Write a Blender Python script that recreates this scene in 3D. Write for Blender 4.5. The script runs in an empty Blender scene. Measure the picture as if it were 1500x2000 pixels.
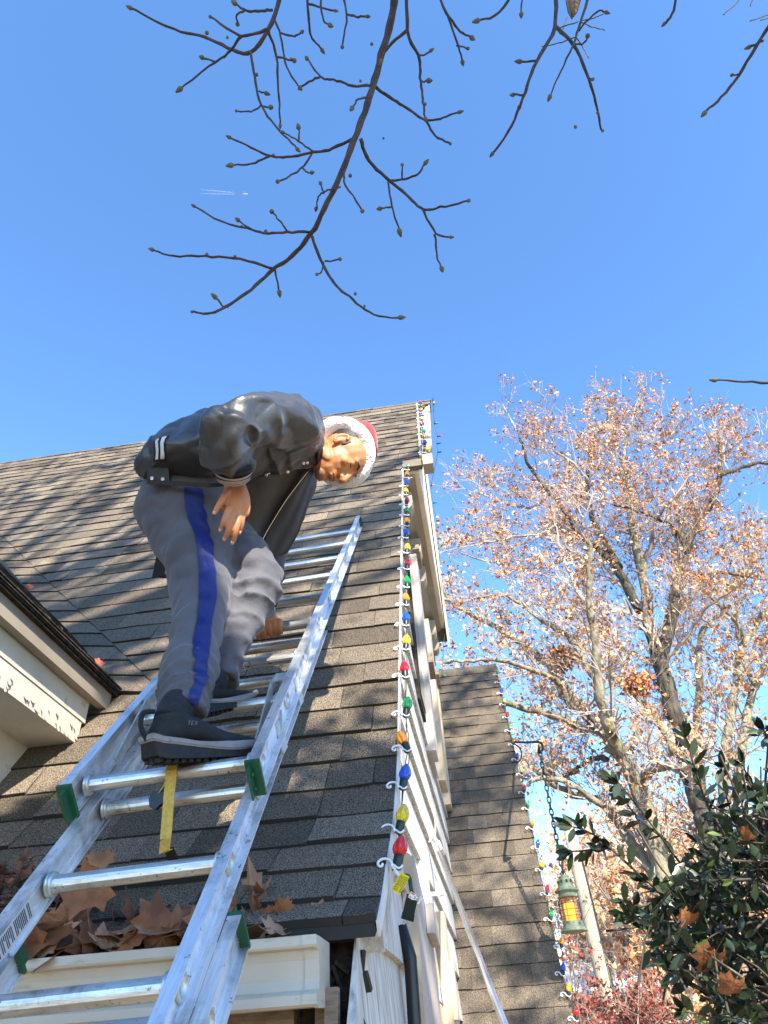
import bpy, math, random
import numpy as np
from mathutils import Vector, Matrix
R=math.radians
rng=np.random.RandomState(7); random.seed(7)
sc=bpy.context.scene; col=sc.collection
A=lambda *a: np.array(a,dtype=float)
# ------------------------------------------------------------------ camera
PITCH,ROLL,YAW=R(38.67),R(-3.96),R(5.91); FPX=1390.0; CAMZ=2.0
def _rx(t): return np.array([[1,0,0],[0,math.cos(t),-math.sin(t)],[0,math.sin(t),math.cos(t)]])
def _ry(t): return np.array([[math.cos(t),0,math.sin(t)],[0,1,0],[-math.sin(t),0,math.cos(t)]])
def _rz(t): return np.array([[math.cos(t),-math.sin(t),0],[math.sin(t),math.cos(t),0],[0,0,1]])
_B=_rz(ROLL)@_rx(-PITCH)@_ry(YAW)
M=np.array([_B@A(1,0,0),_B@A(0,0,1),_B@A(0,-1,0)])     # survey frame -> world
CAM=A(0,0,CAMZ)
def ray(px,py): return M@A((px-750)/FPX,(py-1000)/FPX,1.)
def at(px,py,d): return ray(px,py)*d+CAM                # a measured sight line taken at a distance
def onp(px,py,n,p0):
    r=ray(px,py); n=np.array(n,float); return r*(np.dot(n,np.array(p0)-CAM)/np.dot(n,r))+CAM
def dist(p): return float((M.T@(np.array(p)-CAM))[2])
cd=bpy.data.cameras.new('camera'); cam=bpy.data.objects.new('camera',cd); col.objects.link(cam); sc.camera=cam
cd.sensor_fit='HORIZONTAL'; cd.sensor_width=36; cd.lens=36*FPX/1500; cd.clip_start=.05; cd.clip_end=20000
X_,Y_,Z_=M@A(1,0,0),M@A(0,-1,0),M@A(0,0,-1)
cam.matrix_world=Matrix(((X_[0],Y_[0],Z_[0],0),(X_[1],Y_[1],Z_[1],0),(X_[2],Y_[2],Z_[2],CAMZ),(0,0,0,1)))
sc.render.resolution_x=768; sc.render.resolution_y=1024
# ------------------------------------------------------------------ sky and sun
SUN_EL,SUN_AZ=R(34),R(156)      # azimuth clockwise from +Y
sdir=A(math.sin(SUN_AZ)*math.cos(SUN_EL),math.cos(SUN_AZ)*math.cos(SUN_EL),math.sin(SUN_EL))
w=bpy.data.worlds.new('World'); sc.world=w; w.use_nodes=True; nt=w.node_tree; nt.nodes.clear()
sky=nt.nodes.new('ShaderNodeTexSky'); sky.sky_type='NISHITA'; sky.sun_disc=False
sky.sun_elevation=SUN_EL; sky.sun_rotation=SUN_AZ; sky.altitude=600; sky.air_density=.95; sky.dust_density=.12; sky.ozone_density=3.2
hs=nt.nodes.new('ShaderNodeHueSaturation'); hs.inputs['Saturation'].default_value=1.12; hs.inputs['Value'].default_value=1.20
bg=nt.nodes.new('ShaderNodeBackground'); bg.inputs[1].default_value=.15
wo=nt.nodes.new('ShaderNodeOutputWorld')
nt.links.new(sky.outputs[0],hs.inputs['Color']); nt.links.new(hs.outputs[0],bg.inputs[0]); nt.links.new(bg.outputs[0],wo.inputs[0])
sl=bpy.data.lights.new('sun','SUN'); sl.energy=4.8; sl.angle=R(.55); sl.color=(1,.90,.74)
so=bpy.data.objects.new('sun',sl); col.objects.link(so)
so.rotation_euler=Vector((-sdir[0],-sdir[1],-sdir[2])).to_track_quat('-Z','Y').to_euler()
sc.view_settings.view_transform='Standard'; sc.view_settings.look='None'; sc.view_settings.gamma=1
sc.view_settings.exposure=1.5
sc.view_settings.use_curve_mapping=False
# ------------------------------------------------------------------ materials
def pm(name,c1,c2=None,scale=8,rough=.7,metal=0,bump=0,bscale=None,stretch=(1,1,1),tint=0,detail=6,contrast=(.35,.65),
       spots=None,trans=0,coat=0,sheen=0,alpha=1,emit=None,spec=.5,ior=1.45,bdist=.01):
    m=bpy.data.materials.new(name); m.use_nodes=True; n=m.node_tree.nodes; L=m.node_tree.links
    b=n['Principled BSDF']; b.inputs['Roughness'].default_value=rough; b.inputs['Metallic'].default_value=metal
    b.inputs['Specular IOR Level'].default_value=spec; b.inputs['IOR'].default_value=ior
    b.inputs['Transmission Weight'].default_value=trans; b.inputs['Coat Weight'].default_value=coat
    if sheen: b.inputs['Sheen Weight'].default_value=sheen
    b.inputs['Alpha'].default_value=alpha
    if emit: b.inputs['Emission Color'].default_value=(*emit[0],1); b.inputs['Emission Strength'].default_value=emit[1]
    tc=n.new('ShaderNodeTexCoord'); mp=n.new('ShaderNodeMapping'); mp.inputs['Scale'].default_value=stretch
    L.new(tc.outputs['Object'],mp.inputs['Vector'])
    c2=c2 or c1
    no=n.new('ShaderNodeTexNoise'); no.inputs['Scale'].default_value=scale; no.inputs['Detail'].default_value=detail
    L.new(mp.outputs[0],no.inputs['Vector'])
    rp=n.new('ShaderNodeValToRGB'); rp.color_ramp.elements[0].position=contrast[0]; rp.color_ramp.elements[1].position=contrast[1]
    rp.color_ramp.elements[0].color=(*c1,1); rp.color_ramp.elements[1].color=(*c2,1)
    L.new(no.outputs['Fac'],rp.inputs[0]); out=rp.outputs[0]
    if spots:     # (colour, scale, lo, hi [,stretch])
        for sp in (spots if isinstance(spots,list) else [spots]):
            s=n.new('ShaderNodeTexNoise'); s.inputs['Scale'].default_value=sp[1]; s.inputs['Detail'].default_value=8; s.inputs['Roughness'].default_value=.65
            if len(sp)>4:
                m2=n.new('ShaderNodeMapping'); m2.inputs['Scale'].default_value=sp[4]; L.new(tc.outputs['Object'],m2.inputs[0]); L.new(m2.outputs[0],s.inputs['Vector'])
            else: L.new(tc.outputs['Object'],s.inputs['Vector'])
            r2=n.new('ShaderNodeValToRGB'); r2.color_ramp.elements[0].position=sp[2]; r2.color_ramp.elements[1].position=sp[3]
            L.new(s.outputs['Fac'],r2.inputs[0])
            mx=n.new('ShaderNodeMix'); mx.data_type='RGBA'; L.new(r2.outputs[0],mx.inputs[0]); L.new(out,mx.inputs[6]); mx.inputs[7].default_value=(*sp[0],1); out=mx.outputs[2]
    if tint:
        a=n.new('ShaderNodeAttribute'); a.attribute_name='tint'
        mr=n.new('ShaderNodeMapRange'); mr.inputs[3].default_value=1-tint; mr.inputs[4].default_value=1+tint
        L.new(a.outputs['Fac'],mr.inputs[0])
        vm=n.new('ShaderNodeVectorMath'); vm.operation='SCALE'; L.new(out,vm.inputs[0]); L.new(mr.outputs[0],vm.inputs['Scale']); out=vm.outputs[0]
    L.new(out,b.inputs['Base Color'])
    if bump:
        n2=n.new('ShaderNodeTexNoise'); n2.inputs['Scale'].default_value=bscale or scale; n2.inputs['Detail'].default_value=4
        L.new(mp.outputs[0],n2.inputs['Vector'])
        bp=n.new('ShaderNodeBump'); bp.inputs['Strength'].default_value=bump; bp.inputs['Distance'].default_value=bdist
        L.new(n2.outputs['Fac'],bp.inputs['Height']); L.new(bp.outputs[0],b.inputs['Normal'])
    m['bsdf']=1
    return m
def shingle_mat():
    m=pm('asphalt_granules',(.027,.022,.018),(.305,.250,.188),scale=330,rough=.93,tint=.40,detail=2,contrast=(.40,.66),bump=.9,bscale=420,bdist=.004,spec=.3)
    return m
MT={}
MT['shingle']=shingle_mat()
MT['deck']=pm('felt_and_butt_shade',(.03,.028,.026),rough=.95)
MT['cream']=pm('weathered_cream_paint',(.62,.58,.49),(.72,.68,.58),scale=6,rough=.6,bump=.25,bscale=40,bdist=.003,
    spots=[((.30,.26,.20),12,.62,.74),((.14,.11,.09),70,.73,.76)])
MT['cream_shade']=pm('shaded_cream_paint',(.29,.25,.20),(.36,.32,.26),scale=5,rough=.7,bump=.2,bscale=30,bdist=.003)  # the cream trim again, with shade mixed into its colour
MT['siding']=pm('whitewashed_cedar',(.30,.285,.27),(.62,.60,.56),scale=9,rough=.75,stretch=(6,6,.7),bump=.8,bscale=22,bdist=.006,contrast=(.3,.6),
    spots=[((.20,.17,.14),24,.69,.75,(6,6,.5))])
MT['tan']=pm('tan_trim_paint',(.42,.34,.24),(.52,.43,.31),scale=10,rough=.7,bump=.3,bscale=60,bdist=.003,spots=((.15,.12,.09),40,.66,.72))
MT['greyboard']=pm('grey_shutter_paint',(.36,.33,.31),(.44,.41,.39),scale=6,rough=.7,stretch=(4,4,.6),bump=.4,bscale=30,bdist=.003,spots=((.04,.03,.03),16,.70,.72,(6,6,.5)))
MT['white']=pm('white_trim_paint',(.60,.58,.54),(.70,.68,.64),scale=8,rough=.5)
MT['dark']=pm('rotted_wood',(.012,.010,.008),(.05,.04,.03),scale=40,rough=.95,bump=.8,bdist=.01)
MT['shadow_tan']=pm('shaded_tan_paint',(.13,.11,.085),(.18,.155,.12),scale=8,rough=.75)  # tan darkened so the eave return looks shaded by the overhang
MT['brownwood']=pm('old_brown_wood',(.16,.12,.09),(.26,.2,.15),scale=30,rough=.85,bump=.5,stretch=(1,1,4))
MT['black']=pm('black_plastic',(.012,.012,.013),rough=.35)
MT['glass']=pm('dark_window_glass',(.02,.022,.025),rough=.08,spec=.8)
MT['gutter']=pm('cream_gutter_enamel',(.42,.375,.30),(.52,.475,.40),scale=5,rough=.35,
    spots=[((.28,.24,.17),7,.56,.75,(1.2,1,6)),((.05,.04,.03),55,.69,.72,(1,1,3))])
MT['alu']=pm('aluminium_rail',(.72,.74,.77),(.88,.89,.91),scale=20,rough=.46,metal=.80,stretch=(14,1,1),bump=.12,bscale=60,bdist=.002,
    spots=[((.20,.20,.21),45,.62,.68),((.35,.36,.38),6,.5,.66,(1,1,1))])
MT['rung']=pm('aluminium_rung',(.50,.49,.47),(.66,.65,.62),scale=18,rough=.36,metal=.85,stretch=(1,8,8),bump=.15,bscale=50,bdist=.002,
    spots=[((.06,.055,.05),42,.645,.665),((.30,.26,.20),9,.56,.7),((.25,.24,.22),120,.6,.66)])
MT['galv']=pm('galvanised_steel',(.45,.50,.50),(.60,.64,.63),scale=40,rough=.45,metal=.8,spots=((.2,.17,.14),50,.68,.72))
MT['green']=pm('green_plastic',(.008,.065,.032),(.013,.095,.045),scale=30,rough=.45,spots=((.03,.03,.03),50,.66,.72))
MT['sticker']=pm('silver_sticker',(.60,.62,.65),(.7,.7,.72),scale=20,rough=.4,metal=.3)
MT['ink']=pm('printed_ink',(.05,.05,.06),rough=.6)
MT['strap']=pm('yellow_webbing',(.42,.30,.06),(.54,.40,.10),scale=150,rough=.8,bump=.6,bscale=300,bdist=.002)
MT['cleat']=pm('clip_white_plastic',(.78,.80,.84),rough=.35)
MT['wire']=pm('green_wire',(.012,.05,.035),rough=.5)
MT['socket']=pm('dark_green_socket',(.008,.022,.018),rough=.4)
for nm,c in dict(red=(.75,.01,.02),green=(.01,.42,.09),amber=(.95,.36,.01),blue=(.01,.12,.75),yellow=(.9,.68,.02)).items():
    MT['bulb_'+nm]=pm('bulb_'+nm,c,tuple(min(1,x*1.25+.01) for x in c),scale=60,rough=.08,trans=.55,ior=1.5,bump=.5,bscale=90,stretch=(3,3,.4),bdist=.004,coat=.5)
MT['tag']=pm('yellow_tag',(.78,.68,.02),rough=.5); MT['tagw']=pm('white_tag',(.75,.73,.70),rough=.5); MT['tagr']=pm('red_print',(.6,.05,.05),rough=.5)
MT['skin']=pm('skin',(.40,.165,.07),(.48,.205,.095),scale=9,rough=.48,bump=.15,bscale=120,bdist=.001)
MT['skin'].node_tree.nodes['Principled BSDF'].inputs['Subsurface Weight'].default_value=.12
MT['skin'].node_tree.nodes['Principled BSDF'].inputs['Subsurface Radius'].default_value=(.02,.008,.004)
MT['nail']=pm('fingernail',(.62,.36,.25),rough=.3)
MT['lip']=pm('lips',(.36,.12,.075),rough=.4)
MT['stubble']=pm('stubble',(.16,.085,.05),(.30,.15,.085),scale=300,rough=.7)
MT['hair']=pm('black_hair',(.010,.008,.007),(.03,.024,.02),scale=120,rough=.55,bump=.6,bscale=200,bdist=.003)
MT['trouser']=pm('grey_track_cloth',(.062,.063,.078),(.092,.093,.110),scale=8,rough=.82,bump=.35,bscale=26,bdist=.012,sheen=.15)
MT['stripe']=pm('blue_mesh_cloth',(.003,.010,.105),(.005,.015,.14),scale=14,rough=.55,bump=.4,bscale=30,bdist=.01)
MT['satin']=pm('black_satin',(.015,.016,.021),(.023,.024,.030),scale=6,rough=.40,spec=.8,bump=.3,bscale=24,bdist=.010,sheen=.15)
MT['satin2']=pm('navy_black_satin',(.010,.011,.016),(.016,.017,.022),scale=6,rough=.5,spec=.5,bump=.3,bscale=24,bdist=.01)
MT['lining']=pm('jacket_lining',(.040,.035,.034),(.055,.048,.046),scale=6,rough=.6,bump=.3,bscale=24,bdist=.01)
MT['knit']=pm('black_knit',(.010,.010,.014),(.02,.02,.026),scale=60,rough=.9,stretch=(1,1,1),bump=.5,bscale=200,bdist=.003)
MT['kstripe']=pm('white_knit_stripe',(.50,.50,.55),(.62,.62,.66),scale=60,rough=.9)
MT['kstripe2']=pm('tan_knit_stripe',(.36,.31,.29),(.42,.36,.33),scale=60,rough=.9)
MT['snap']=pm('snap_metal',(.7,.7,.72),rough=.25,metal=1)
MT['fur']=pm('white_plush',(.74,.75,.80),(.90,.90,.93),scale=40,rough=.95,bump=.9,bscale=140,bdist=.008,sheen=.6)
MT['felt']=pm('red_felt',(.36,.008,.015),(.46,.012,.02),scale=50,rough=.9,bump=.5,bscale=160,bdist=.004,sheen=.4)
MT['shoe']=pm('black_suede',(.006,.009,.011),(.013,.017,.019),scale=30,rough=.85,bump=.4,bscale=140,bdist=.003)
MT['sole']=pm('grey_midsole',(.16,.155,.17),(.24,.235,.25),scale=25,rough=.7,spots=((.06,.06,.06),50,.62,.7))
MT['outsole']=pm('black_rubber',(.005,.005,.006),(.012,.012,.013),scale=50,rough=.65,bump=.5,bscale=60,bdist=.004)
MT['print_grey']=pm('grey_print',(.10,.11,.12),rough=.6)
MT['copper']=pm('verdigris',(.13,.17,.12),(.22,.27,.19),scale=40,rough=.7,metal=.25,bump=.4,bscale=60,bdist=.003,spots=((.05,.045,.035),30,.55,.7))
MT['chain']=pm('dark_iron',(.012,.022,.02),(.03,.042,.038),scale=60,rough=.6,metal=.5)
MT['amber_glass']=pm('ribbed_amber_glass',(.70,.42,.30),(.75,.46,.34),scale=5,rough=.10,trans=.92,ior=1.12)
MT['flame']=pm('lamp_glow',(1,.55,.12),rough=.5,emit=((1,.42,.05),1.1))
MT['pole']=pm('polished_pole',(.66,.66,.66),(.78,.78,.78),scale=10,rough=.22,metal=.9)
MT['cord']=pm('white_cord',(.7,.69,.66),rough=.8)
MT['bark']=pm('mossy_bark',(.11,.092,.066),(.31,.27,.20),scale=12,rough=.9,stretch=(1,1,.35),bump=1,bscale=22,bdist=.03,
    spots=[((.20,.215,.11),4,.54,.66),((.05,.042,.036),9,.60,.70)])
MT['darkbark']=pm('dark_bark',(.028,.024,.021),(.095,.082,.062),scale=14,rough=.9,stretch=(1,1,.35),bump=1,bscale=24,bdist=.02,spots=((.20,.18,.14),7,.6,.68))
MT['twig']=pm('pale_twig',(.20,.155,.13),(.44,.37,.31),scale=3,rough=.8)
MT['budtwig']=pm('brown_twig',(.030,.020,.020),(.065,.045,.042),scale=40,rough=.7,bump=.4,bscale=90,bdist=.002)
MT['bud']=pm('grey_bud',(.085,.080,.06),(.13,.12,.09),scale=60,rough=.8)
MT['leaf_or']=pm('dry_orange_leaf',(.42,.15,.055),(.62,.31,.14),scale=3,rough=.75,tint=.4)
MT['leaf_tan']=pm('pale_tan_leaf',(.58,.36,.19),(.74,.52,.32),scale=3,rough=.75,tint=.3)
MT['leaf_gr']=pm('russet_gutter_leaf',(.13,.045,.018),(.27,.105,.042),scale=22,rough=.6,tint=.45,bump=.5,bscale=60,bdist=.004)
MT['leaf_gt']=pm('tan_gutter_leaf',(.22,.12,.07),(.38,.225,.145),scale=22,rough=.65,tint=.3,bump=.5,bscale=60,bdist=.004)
MT['leaf_dk']=pm('dark_litter',(.05,.022,.015),(.19,.085,.055),scale=30,rough=.85,tint=.5)
MT['leaf_red']=pm('bright_red_leaf',(.55,.10,.04),(.68,.2,.1),scale=20,rough=.6,tint=.3)
MT['ever']=pm('evergreen_leaf',(.013,.024,.012),(.030,.048,.022),scale=12,rough=.34,tint=.45,spec=.5)
MT['ever_y']=pm('young_evergreen_leaf',(.07,.10,.03),(.11,.14,.045),scale=12,rough=.4,tint=.3)
MT['jmaple']=pm('japanese_maple_leaf',(.12,.028,.022),(.25,.075,.05),scale=3,rough=.7,tint=.4)
MT['jstem']=pm('maple_stem',(.20,.15,.12),(.3,.24,.2),scale=8,rough=.8)
MT['brush']=pm('tan_undergrowth',(.42,.30,.17),(.56,.42,.27),scale=2,rough=.85,tint=.4)
MT['grass']=pm('leaf_strewn_lawn',(.15,.115,.060),(.30,.22,.12),scale=1.5,rough=.95)
MT['utility']=pm('weathered_pole_wood',(.40,.33,.24),(.54,.46,.35),scale=9,rough=.85,stretch=(6,6,.5),bump=.6,bscale=30,bdist=.01,spots=((.12,.09,.07),12,.66,.69,(6,6,.4)))
MT['wroof']=pm('pale_metal_roof',(.62,.61,.58),(.72,.71,.68),scale=1,rough=.55)
MT['wwall']=pm('grey_house_wall',(.30,.28,.26),(.36,.34,.31),scale=1,rough=.8)
MT['plane']=pm('white_fuselage',(.85,.87,.9),rough=.3,emit=None)
mtr=pm('vapour_trail',(.95,.96,.98),rough=1,alpha=.10); MT['trail']=mtr
# ------------------------------------------------------------------ mesh builder
class MB:
    def __init__(s): s.v=[]; s.f=[]; s.m=[]; s.t=[]; s.mi=0; s.ti=.5
    def add(s,vs,fs):
        o=len(s.v); s.v.extend([tuple(map(float,p)) for p in vs])
        for f in fs: s.f.append(tuple(i+o for i in f)); s.m.append(s.mi); s.t.append(s.ti)
    def hexa(s,p):   # 8 corners: 0-3 bottom ring, 4-7 top ring
        s.add(p,[(0,3,2,1),(4,5,6,7),(0,1,5,4),(1,2,6,5),(2,3,7,6),(3,0,4,7)])
    def box(s,c,sx,sy,sz,ax=None):
        ax=ax if ax is not None else (A(1,0,0),A(0,1,0),A(0,0,1)); c=np.array(c,float)
        P=[]
        for z in (-1,1):
            for x,y in ((-1,-1),(1,-1),(1,1),(-1,1)): P.append(c+ax[0]*x*sx/2+ax[1]*y*sy/2+ax[2]*z*sz/2)
        s.hexa(P)
    def bb(s,x0,x1,y0,y1,z0,z1): s.box(((x0+x1)/2,(y0+y1)/2,(z0+z1)/2),x1-x0,y1-y0,z1-z0)
    def beam(s,a,b,w,h,up=(0,0,1)):
        a=np.array(a,float);b=np.array(b,float);d=b-a;L=np.linalg.norm(d);d=d/L;u=np.array(up,float);x=np.cross(d,u);x/=np.linalg.norm(x);u=np.cross(x,d)
        s.box((a+b)/2,w,L,h,(x,d,u))
    def tube(s,pts,rad,n=6,cap=True):
        P=[np.array(p,float) for p in pts]; k=len(P)
        if not hasattr(rad,'__len__'): rad=[rad]*k
        T=[]
        for i in range(k):
            d=P[min(i+1,k-1)]-P[max(i-1,0)]; L=np.linalg.norm(d); T.append(d/L if L>1e-9 else A(0,0,1))
        h=A(0,0,1) if abs(T[0][2])<.9 else A(1,0,0); a=np.cross(T[0],h); a/=np.linalg.norm(a)
        V=[]; cs=[(math.cos(2*math.pi*j/n),math.sin(2*math.pi*j/n)) for j in range(n)]
        for i in range(k):
            a=a-T[i]*np.dot(a,T[i]); a/=max(1e-9,np.linalg.norm(a)); b=np.cross(T[i],a); r=rad[i]
            for c,d in cs: V.append(P[i]+a*(r*c)+b*(r*d))
        F=[(i*n+j,i*n+(j+1)%n,(i+1)*n+(j+1)%n,(i+1)*n+j) for i in range(k-1) for j in range(n)]
        if cap: F.append(tuple(range(n-1,-1,-1))); F.append(tuple((k-1)*n+j for j in range(n)))
        s.add(V,F)
    def lathe(s,prof,o,ax=(0,0,1),n=16,rib=0,nr=0):
        o=np.array(o,float); z=np.array(ax,float); z/=np.linalg.norm(z); h=A(1,0,0) if abs(z[0])<.9 else A(0,1,0)
        x=np.cross(z,h);x/=np.linalg.norm(x);y=np.cross(z,x);V=[]
        for r,t in prof:
            for j in range(n):
                q=2*math.pi*j/n; rr=r*(1+(rib*math.cos(nr*q) if rib else 0)); V.append(o+z*t+x*rr*math.cos(q)+y*rr*math.sin(q))
        k=len(prof); F=[(i*n+j,i*n+(j+1)%n,(i+1)*n+(j+1)%n,(i+1)*n+j) for i in range(k-1) for j in range(n)]
        F.append(tuple(range(n-1,-1,-1))); F.append(tuple((k-1)*n+j for j in range(n))); s.add(V,F)
    def ball(s,c,r,n=12,k=8,ax=None,sc3=(1,1,1)):
        c=np.array(c,float); ax=ax if ax is not None else (A(1,0,0),A(0,1,0),A(0,0,1)); V=[c-ax[2]*r*sc3[2]]
        for i in range(1,k):
            p=-math.pi/2+math.pi*i/k
            for j in range(n):
                q=2*math.pi*j/n; V.append(c+ax[0]*r*sc3[0]*math.cos(p)*math.cos(q)+ax[1]*r*sc3[1]*math.cos(p)*math.sin(q)+ax[2]*r*sc3[2]*math.sin(p))
        V.append(c+ax[2]*r*sc3[2]); F=[]
        for j in range(n): F.append((0,1+(j+1)%n,1+j))
        for i in range(k-2):
            for j in range(n): F.append((1+i*n+j,1+i*n+(j+1)%n,1+(i+1)*n+(j+1)%n,1+(i+1)*n+j))
        e=len(V)-1
        for j in range(n): F.append((1+(k-2)*n+j,1+(k-2)*n+(j+1)%n,e))
        s.add(V,F)
    def poly_prism(s,pts,d):     # flat outline thickened by vector d
        n=len(pts); P=[np.array(p,float) for p in pts]; d=np.array(d,float)
        s.add(P+[p+d for p in P],[tuple(range(n-1,-1,-1)),tuple(range(n,2*n))]+[(i,(i+1)%n,n+(i+1)%n,n+i) for i in range(n)])
    def build(s,name,mats,parent=None,smooth=False,tint=False):
        me=bpy.data.meshes.new(name)
        off=np.array(parent.matrix_basis.translation) if parent is not None else A(0,0,0)
        if parent is not None and parent.parent is not None: off=off+np.array(parent.parent.matrix_basis.translation)
        V=np.array(s.v)-off
        me.from_pydata(V.tolist(),[],s.f)
        for m in (mats if isinstance(mats,(list,tuple)) else [mats]): me.materials.append(m)
        if max(s.m)>0: me.polygons.foreach_set('material_index',s.m)
        if tint or min(s.t)!=max(s.t):
            a=me.attributes.new('tint','FLOAT','FACE'); a.data.foreach_set('value',s.t)
        elif tint is False and s.t[0]!=.5:
            a=me.attributes.new('tint','FLOAT','FACE'); a.data.foreach_set('value',s.t)
        if 'tint' not in me.attributes:
            a=me.attributes.new('tint','FLOAT','FACE'); a.data.foreach_set('value',[.5]*len(s.f))
        if smooth: me.polygons.foreach_set('use_smooth',[True]*len(s.f))
        me.update()
        o=bpy.data.objects.new(name,me); col.objects.link(o)
        if parent is not None: o.parent=parent
        return o
def thing(name,loc,label,cat,group=None):
    o=bpy.data.objects.new(name,None); col.objects.link(o); o.location=[float(x) for x in loc]; o.empty_display_size=.1
    o['label']=label; o['category']=cat
    if group: o['group']=group
    return o
def tag(o,label,cat,group=None,kind=None):
    if label: o['label']=label
    if cat: o['category']=cat
    if group: o['group']=group
    if kind: o['kind']=kind
    return o
def crom(P,n):     # catmull-rom through rows of P, n samples per span
    P=np.array(P,float); out=[]
    k=len(P)
    for i in range(k-1):
        p0,p1,p2,p3=P[max(i-1,0)],P[i],P[i+1],P[min(i+2,k-1)]
        for j in range(n):
            t=j/n; out.append(.5*((2*p1)+(-p0+p2)*t+(2*p0-5*p1+4*p2-p3)*t*t+(-p0+3*p1-3*p2+p3)*t**3))
    out.append(P[-1]); return np.array(out)
def loft(mb,ctrl,hint,seg=6,n=28,disp=None,cap=True):
    """ctrl rows: x,y,z,ra,rb ; ra along hint direction, rb across"""
    C=crom(ctrl,seg); k=len(C); P=C[:,:3]; V=[]; h=np.array(hint,float); h/=np.linalg.norm(h); s=0
    for i in range(k):
        t=P[min(i+1,k-1)]-P[max(i-1,0)]; t/=np.linalg.norm(t); a=h-t*np.dot(h,t); a/=np.linalg.norm(a); b=np.cross(t,a)
        if i: s+=np.linalg.norm(P[i]-P[i-1])
        for j in range(n):
            q=2*math.pi*j/n; d=disp(s,q,i/(k-1)) if disp else 0
            V.append(P[i]+a*(C[i,3]+d)*math.cos(q)+b*(C[i,4]+d)*math.sin(q))
    F=[(i*n+j,i*n+(j+1)%n,(i+1)*n+(j+1)%n,(i+1)*n+j) for i in range(k-1) for j in range(n)]
    if cap: F.append(tuple(range(n-1,-1,-1))); F.append(tuple((k-1)*n+j for j in range(n)))
    mb.add(V,F); return P
# ------------------------------------------------------------------ ground
g=MB(); N_=24
g.add([(-3000,-3000,0),(3000,-3000,0),(3000,3000,0),(-3000,3000,0)],[(0,1,2,3)])
o=g.build('ground',MT['grass']); o['kind']='structure'
# ------------------------------------------------------------------ main roof profile
AL=R(58.7); ca,sa=math.cos(AL),math.sin(AL)
PR=[(1.652,2.258),(1.735,2.314),(1.845,2.405),(1.959,2.491),(2.066,2.586),(2.159,2.695),(2.25,2.806),(5.10,2.806+(5.10-2.25)*math.tan(AL))]
PR=[np.array(p) for p in PR]; PS=[0]
for i in range(1,len(PR)): PS.append(PS[-1]+np.linalg.norm(PR[i]-PR[i-1]))
S_END=PS[-1]; RIDGE_Z=PR[-1][1]
def prof(s):
    for i in range(1,len(PR)):
        if s<=PS[i] or i==len(PR)-1:
            t=(s-PS[i-1])/(PS[i]-PS[i-1]); p=PR[i-1]+(PR[i]-PR[i-1])*t; d=(PR[i]-PR[i-1]); d=d/np.linalg.norm(d)
            return p,d,A(-d[1],d[0])
def rp(x,s,h=0):
    p,d,n=prof(s); return A(x,p[0]+n[0]*h,p[1]+n[1]*h)
def y_at_z(z):
    for i in range(1,len(PR)):
        if z<=PR[i][1]: return PR[i-1][0]+(z-PR[i-1][1])/(PR[i][1]-PR[i-1][1])*(PR[i][0]-PR[i-1][0])
    return PR[-1][0]
RAKE=-.245
def xright(s):
    y=prof(s)[0][0]
    if y<3.97: return RAKE
    if y<4.86: return -.09
    return -.09+.135*(y-4.86)/.24
courses=[0]+[PS[i] for i in range(1,7)]
while courses[-1]+.143<S_END-.05: courses.append(courses[-1]+.143)
# (s_low, s_high) per course
def shingle_mesh(mb,x0,x1,s0,s1,fn,tint,th,jit=.003,lift=0):
    mb.ti=tint; n=3 if x1-x0>.12 else 2; top=[];bot=[];tt=[]
    for i in range(n+1):
        x=x0+(x1-x0)*i/n; dj=rng.uniform(-jit,jit); hj=rng.uniform(0,.0035)
        bot.append((fn(x,s0+dj,.0008),fn(x,s0+dj,th+hj+lift))); top.append(fn(x,s1,.0022))
    V=[];F=[]
    for i in range(n+1): V+= [bot[i][0],bot[i][1],top[i]]
    for i in range(n):
        a=3*i;b=3*i+3; F+=[(a+1,b+1,b+2,a+2)]
    F+=[(0,1,2),(3*n,3*n+2,3*n+1)]
    mb.add(V,F); mb.mi=1
    o=len(mb.v)-len(V)
    for i in range(n): a=o+3*i;b=a+3; mb.f.append((a,b,b+1,a+1)); mb.m.append(1); mb.t.append(tint)  # butt faces get the dark deck colour, painting in each course's shadow line
    mb.mi=0
house=thing('house',(-2.5,4.5,0),'steep brown shingled cottage with peeling cream trim and white shingle siding','house')
house_loc=A(-2.5,4.5,0)
def in_dormer(x,s):
    p=rp(x,s); z=p[2]
    if z<3.2: return x<-1.70
    return x< -1.39-(z-3.30)*1.0-.05
near=[];far=MB()
for ci in range(len(courses)):
    s0=courses[ci]; s1=(courses[ci+1] if ci+1<len(courses) else S_END)+.02
    x=xright((s0+s1)/2); start=True
    off=rng.uniform(0,.25)
    while x>-7.0:
        wd=rng.uniform(.14,.34)
        if start: wd=off+.05; start=False
        x1=x; x0=x-wd; cx_=(x0+x1)/2
        if not in_dormer(x1,s0):
            near.append((dist(rp(cx_,s0)),x0,x1,s0,s1))
        x=x0-.003
near.sort(key=lambda a:a[0])
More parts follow.
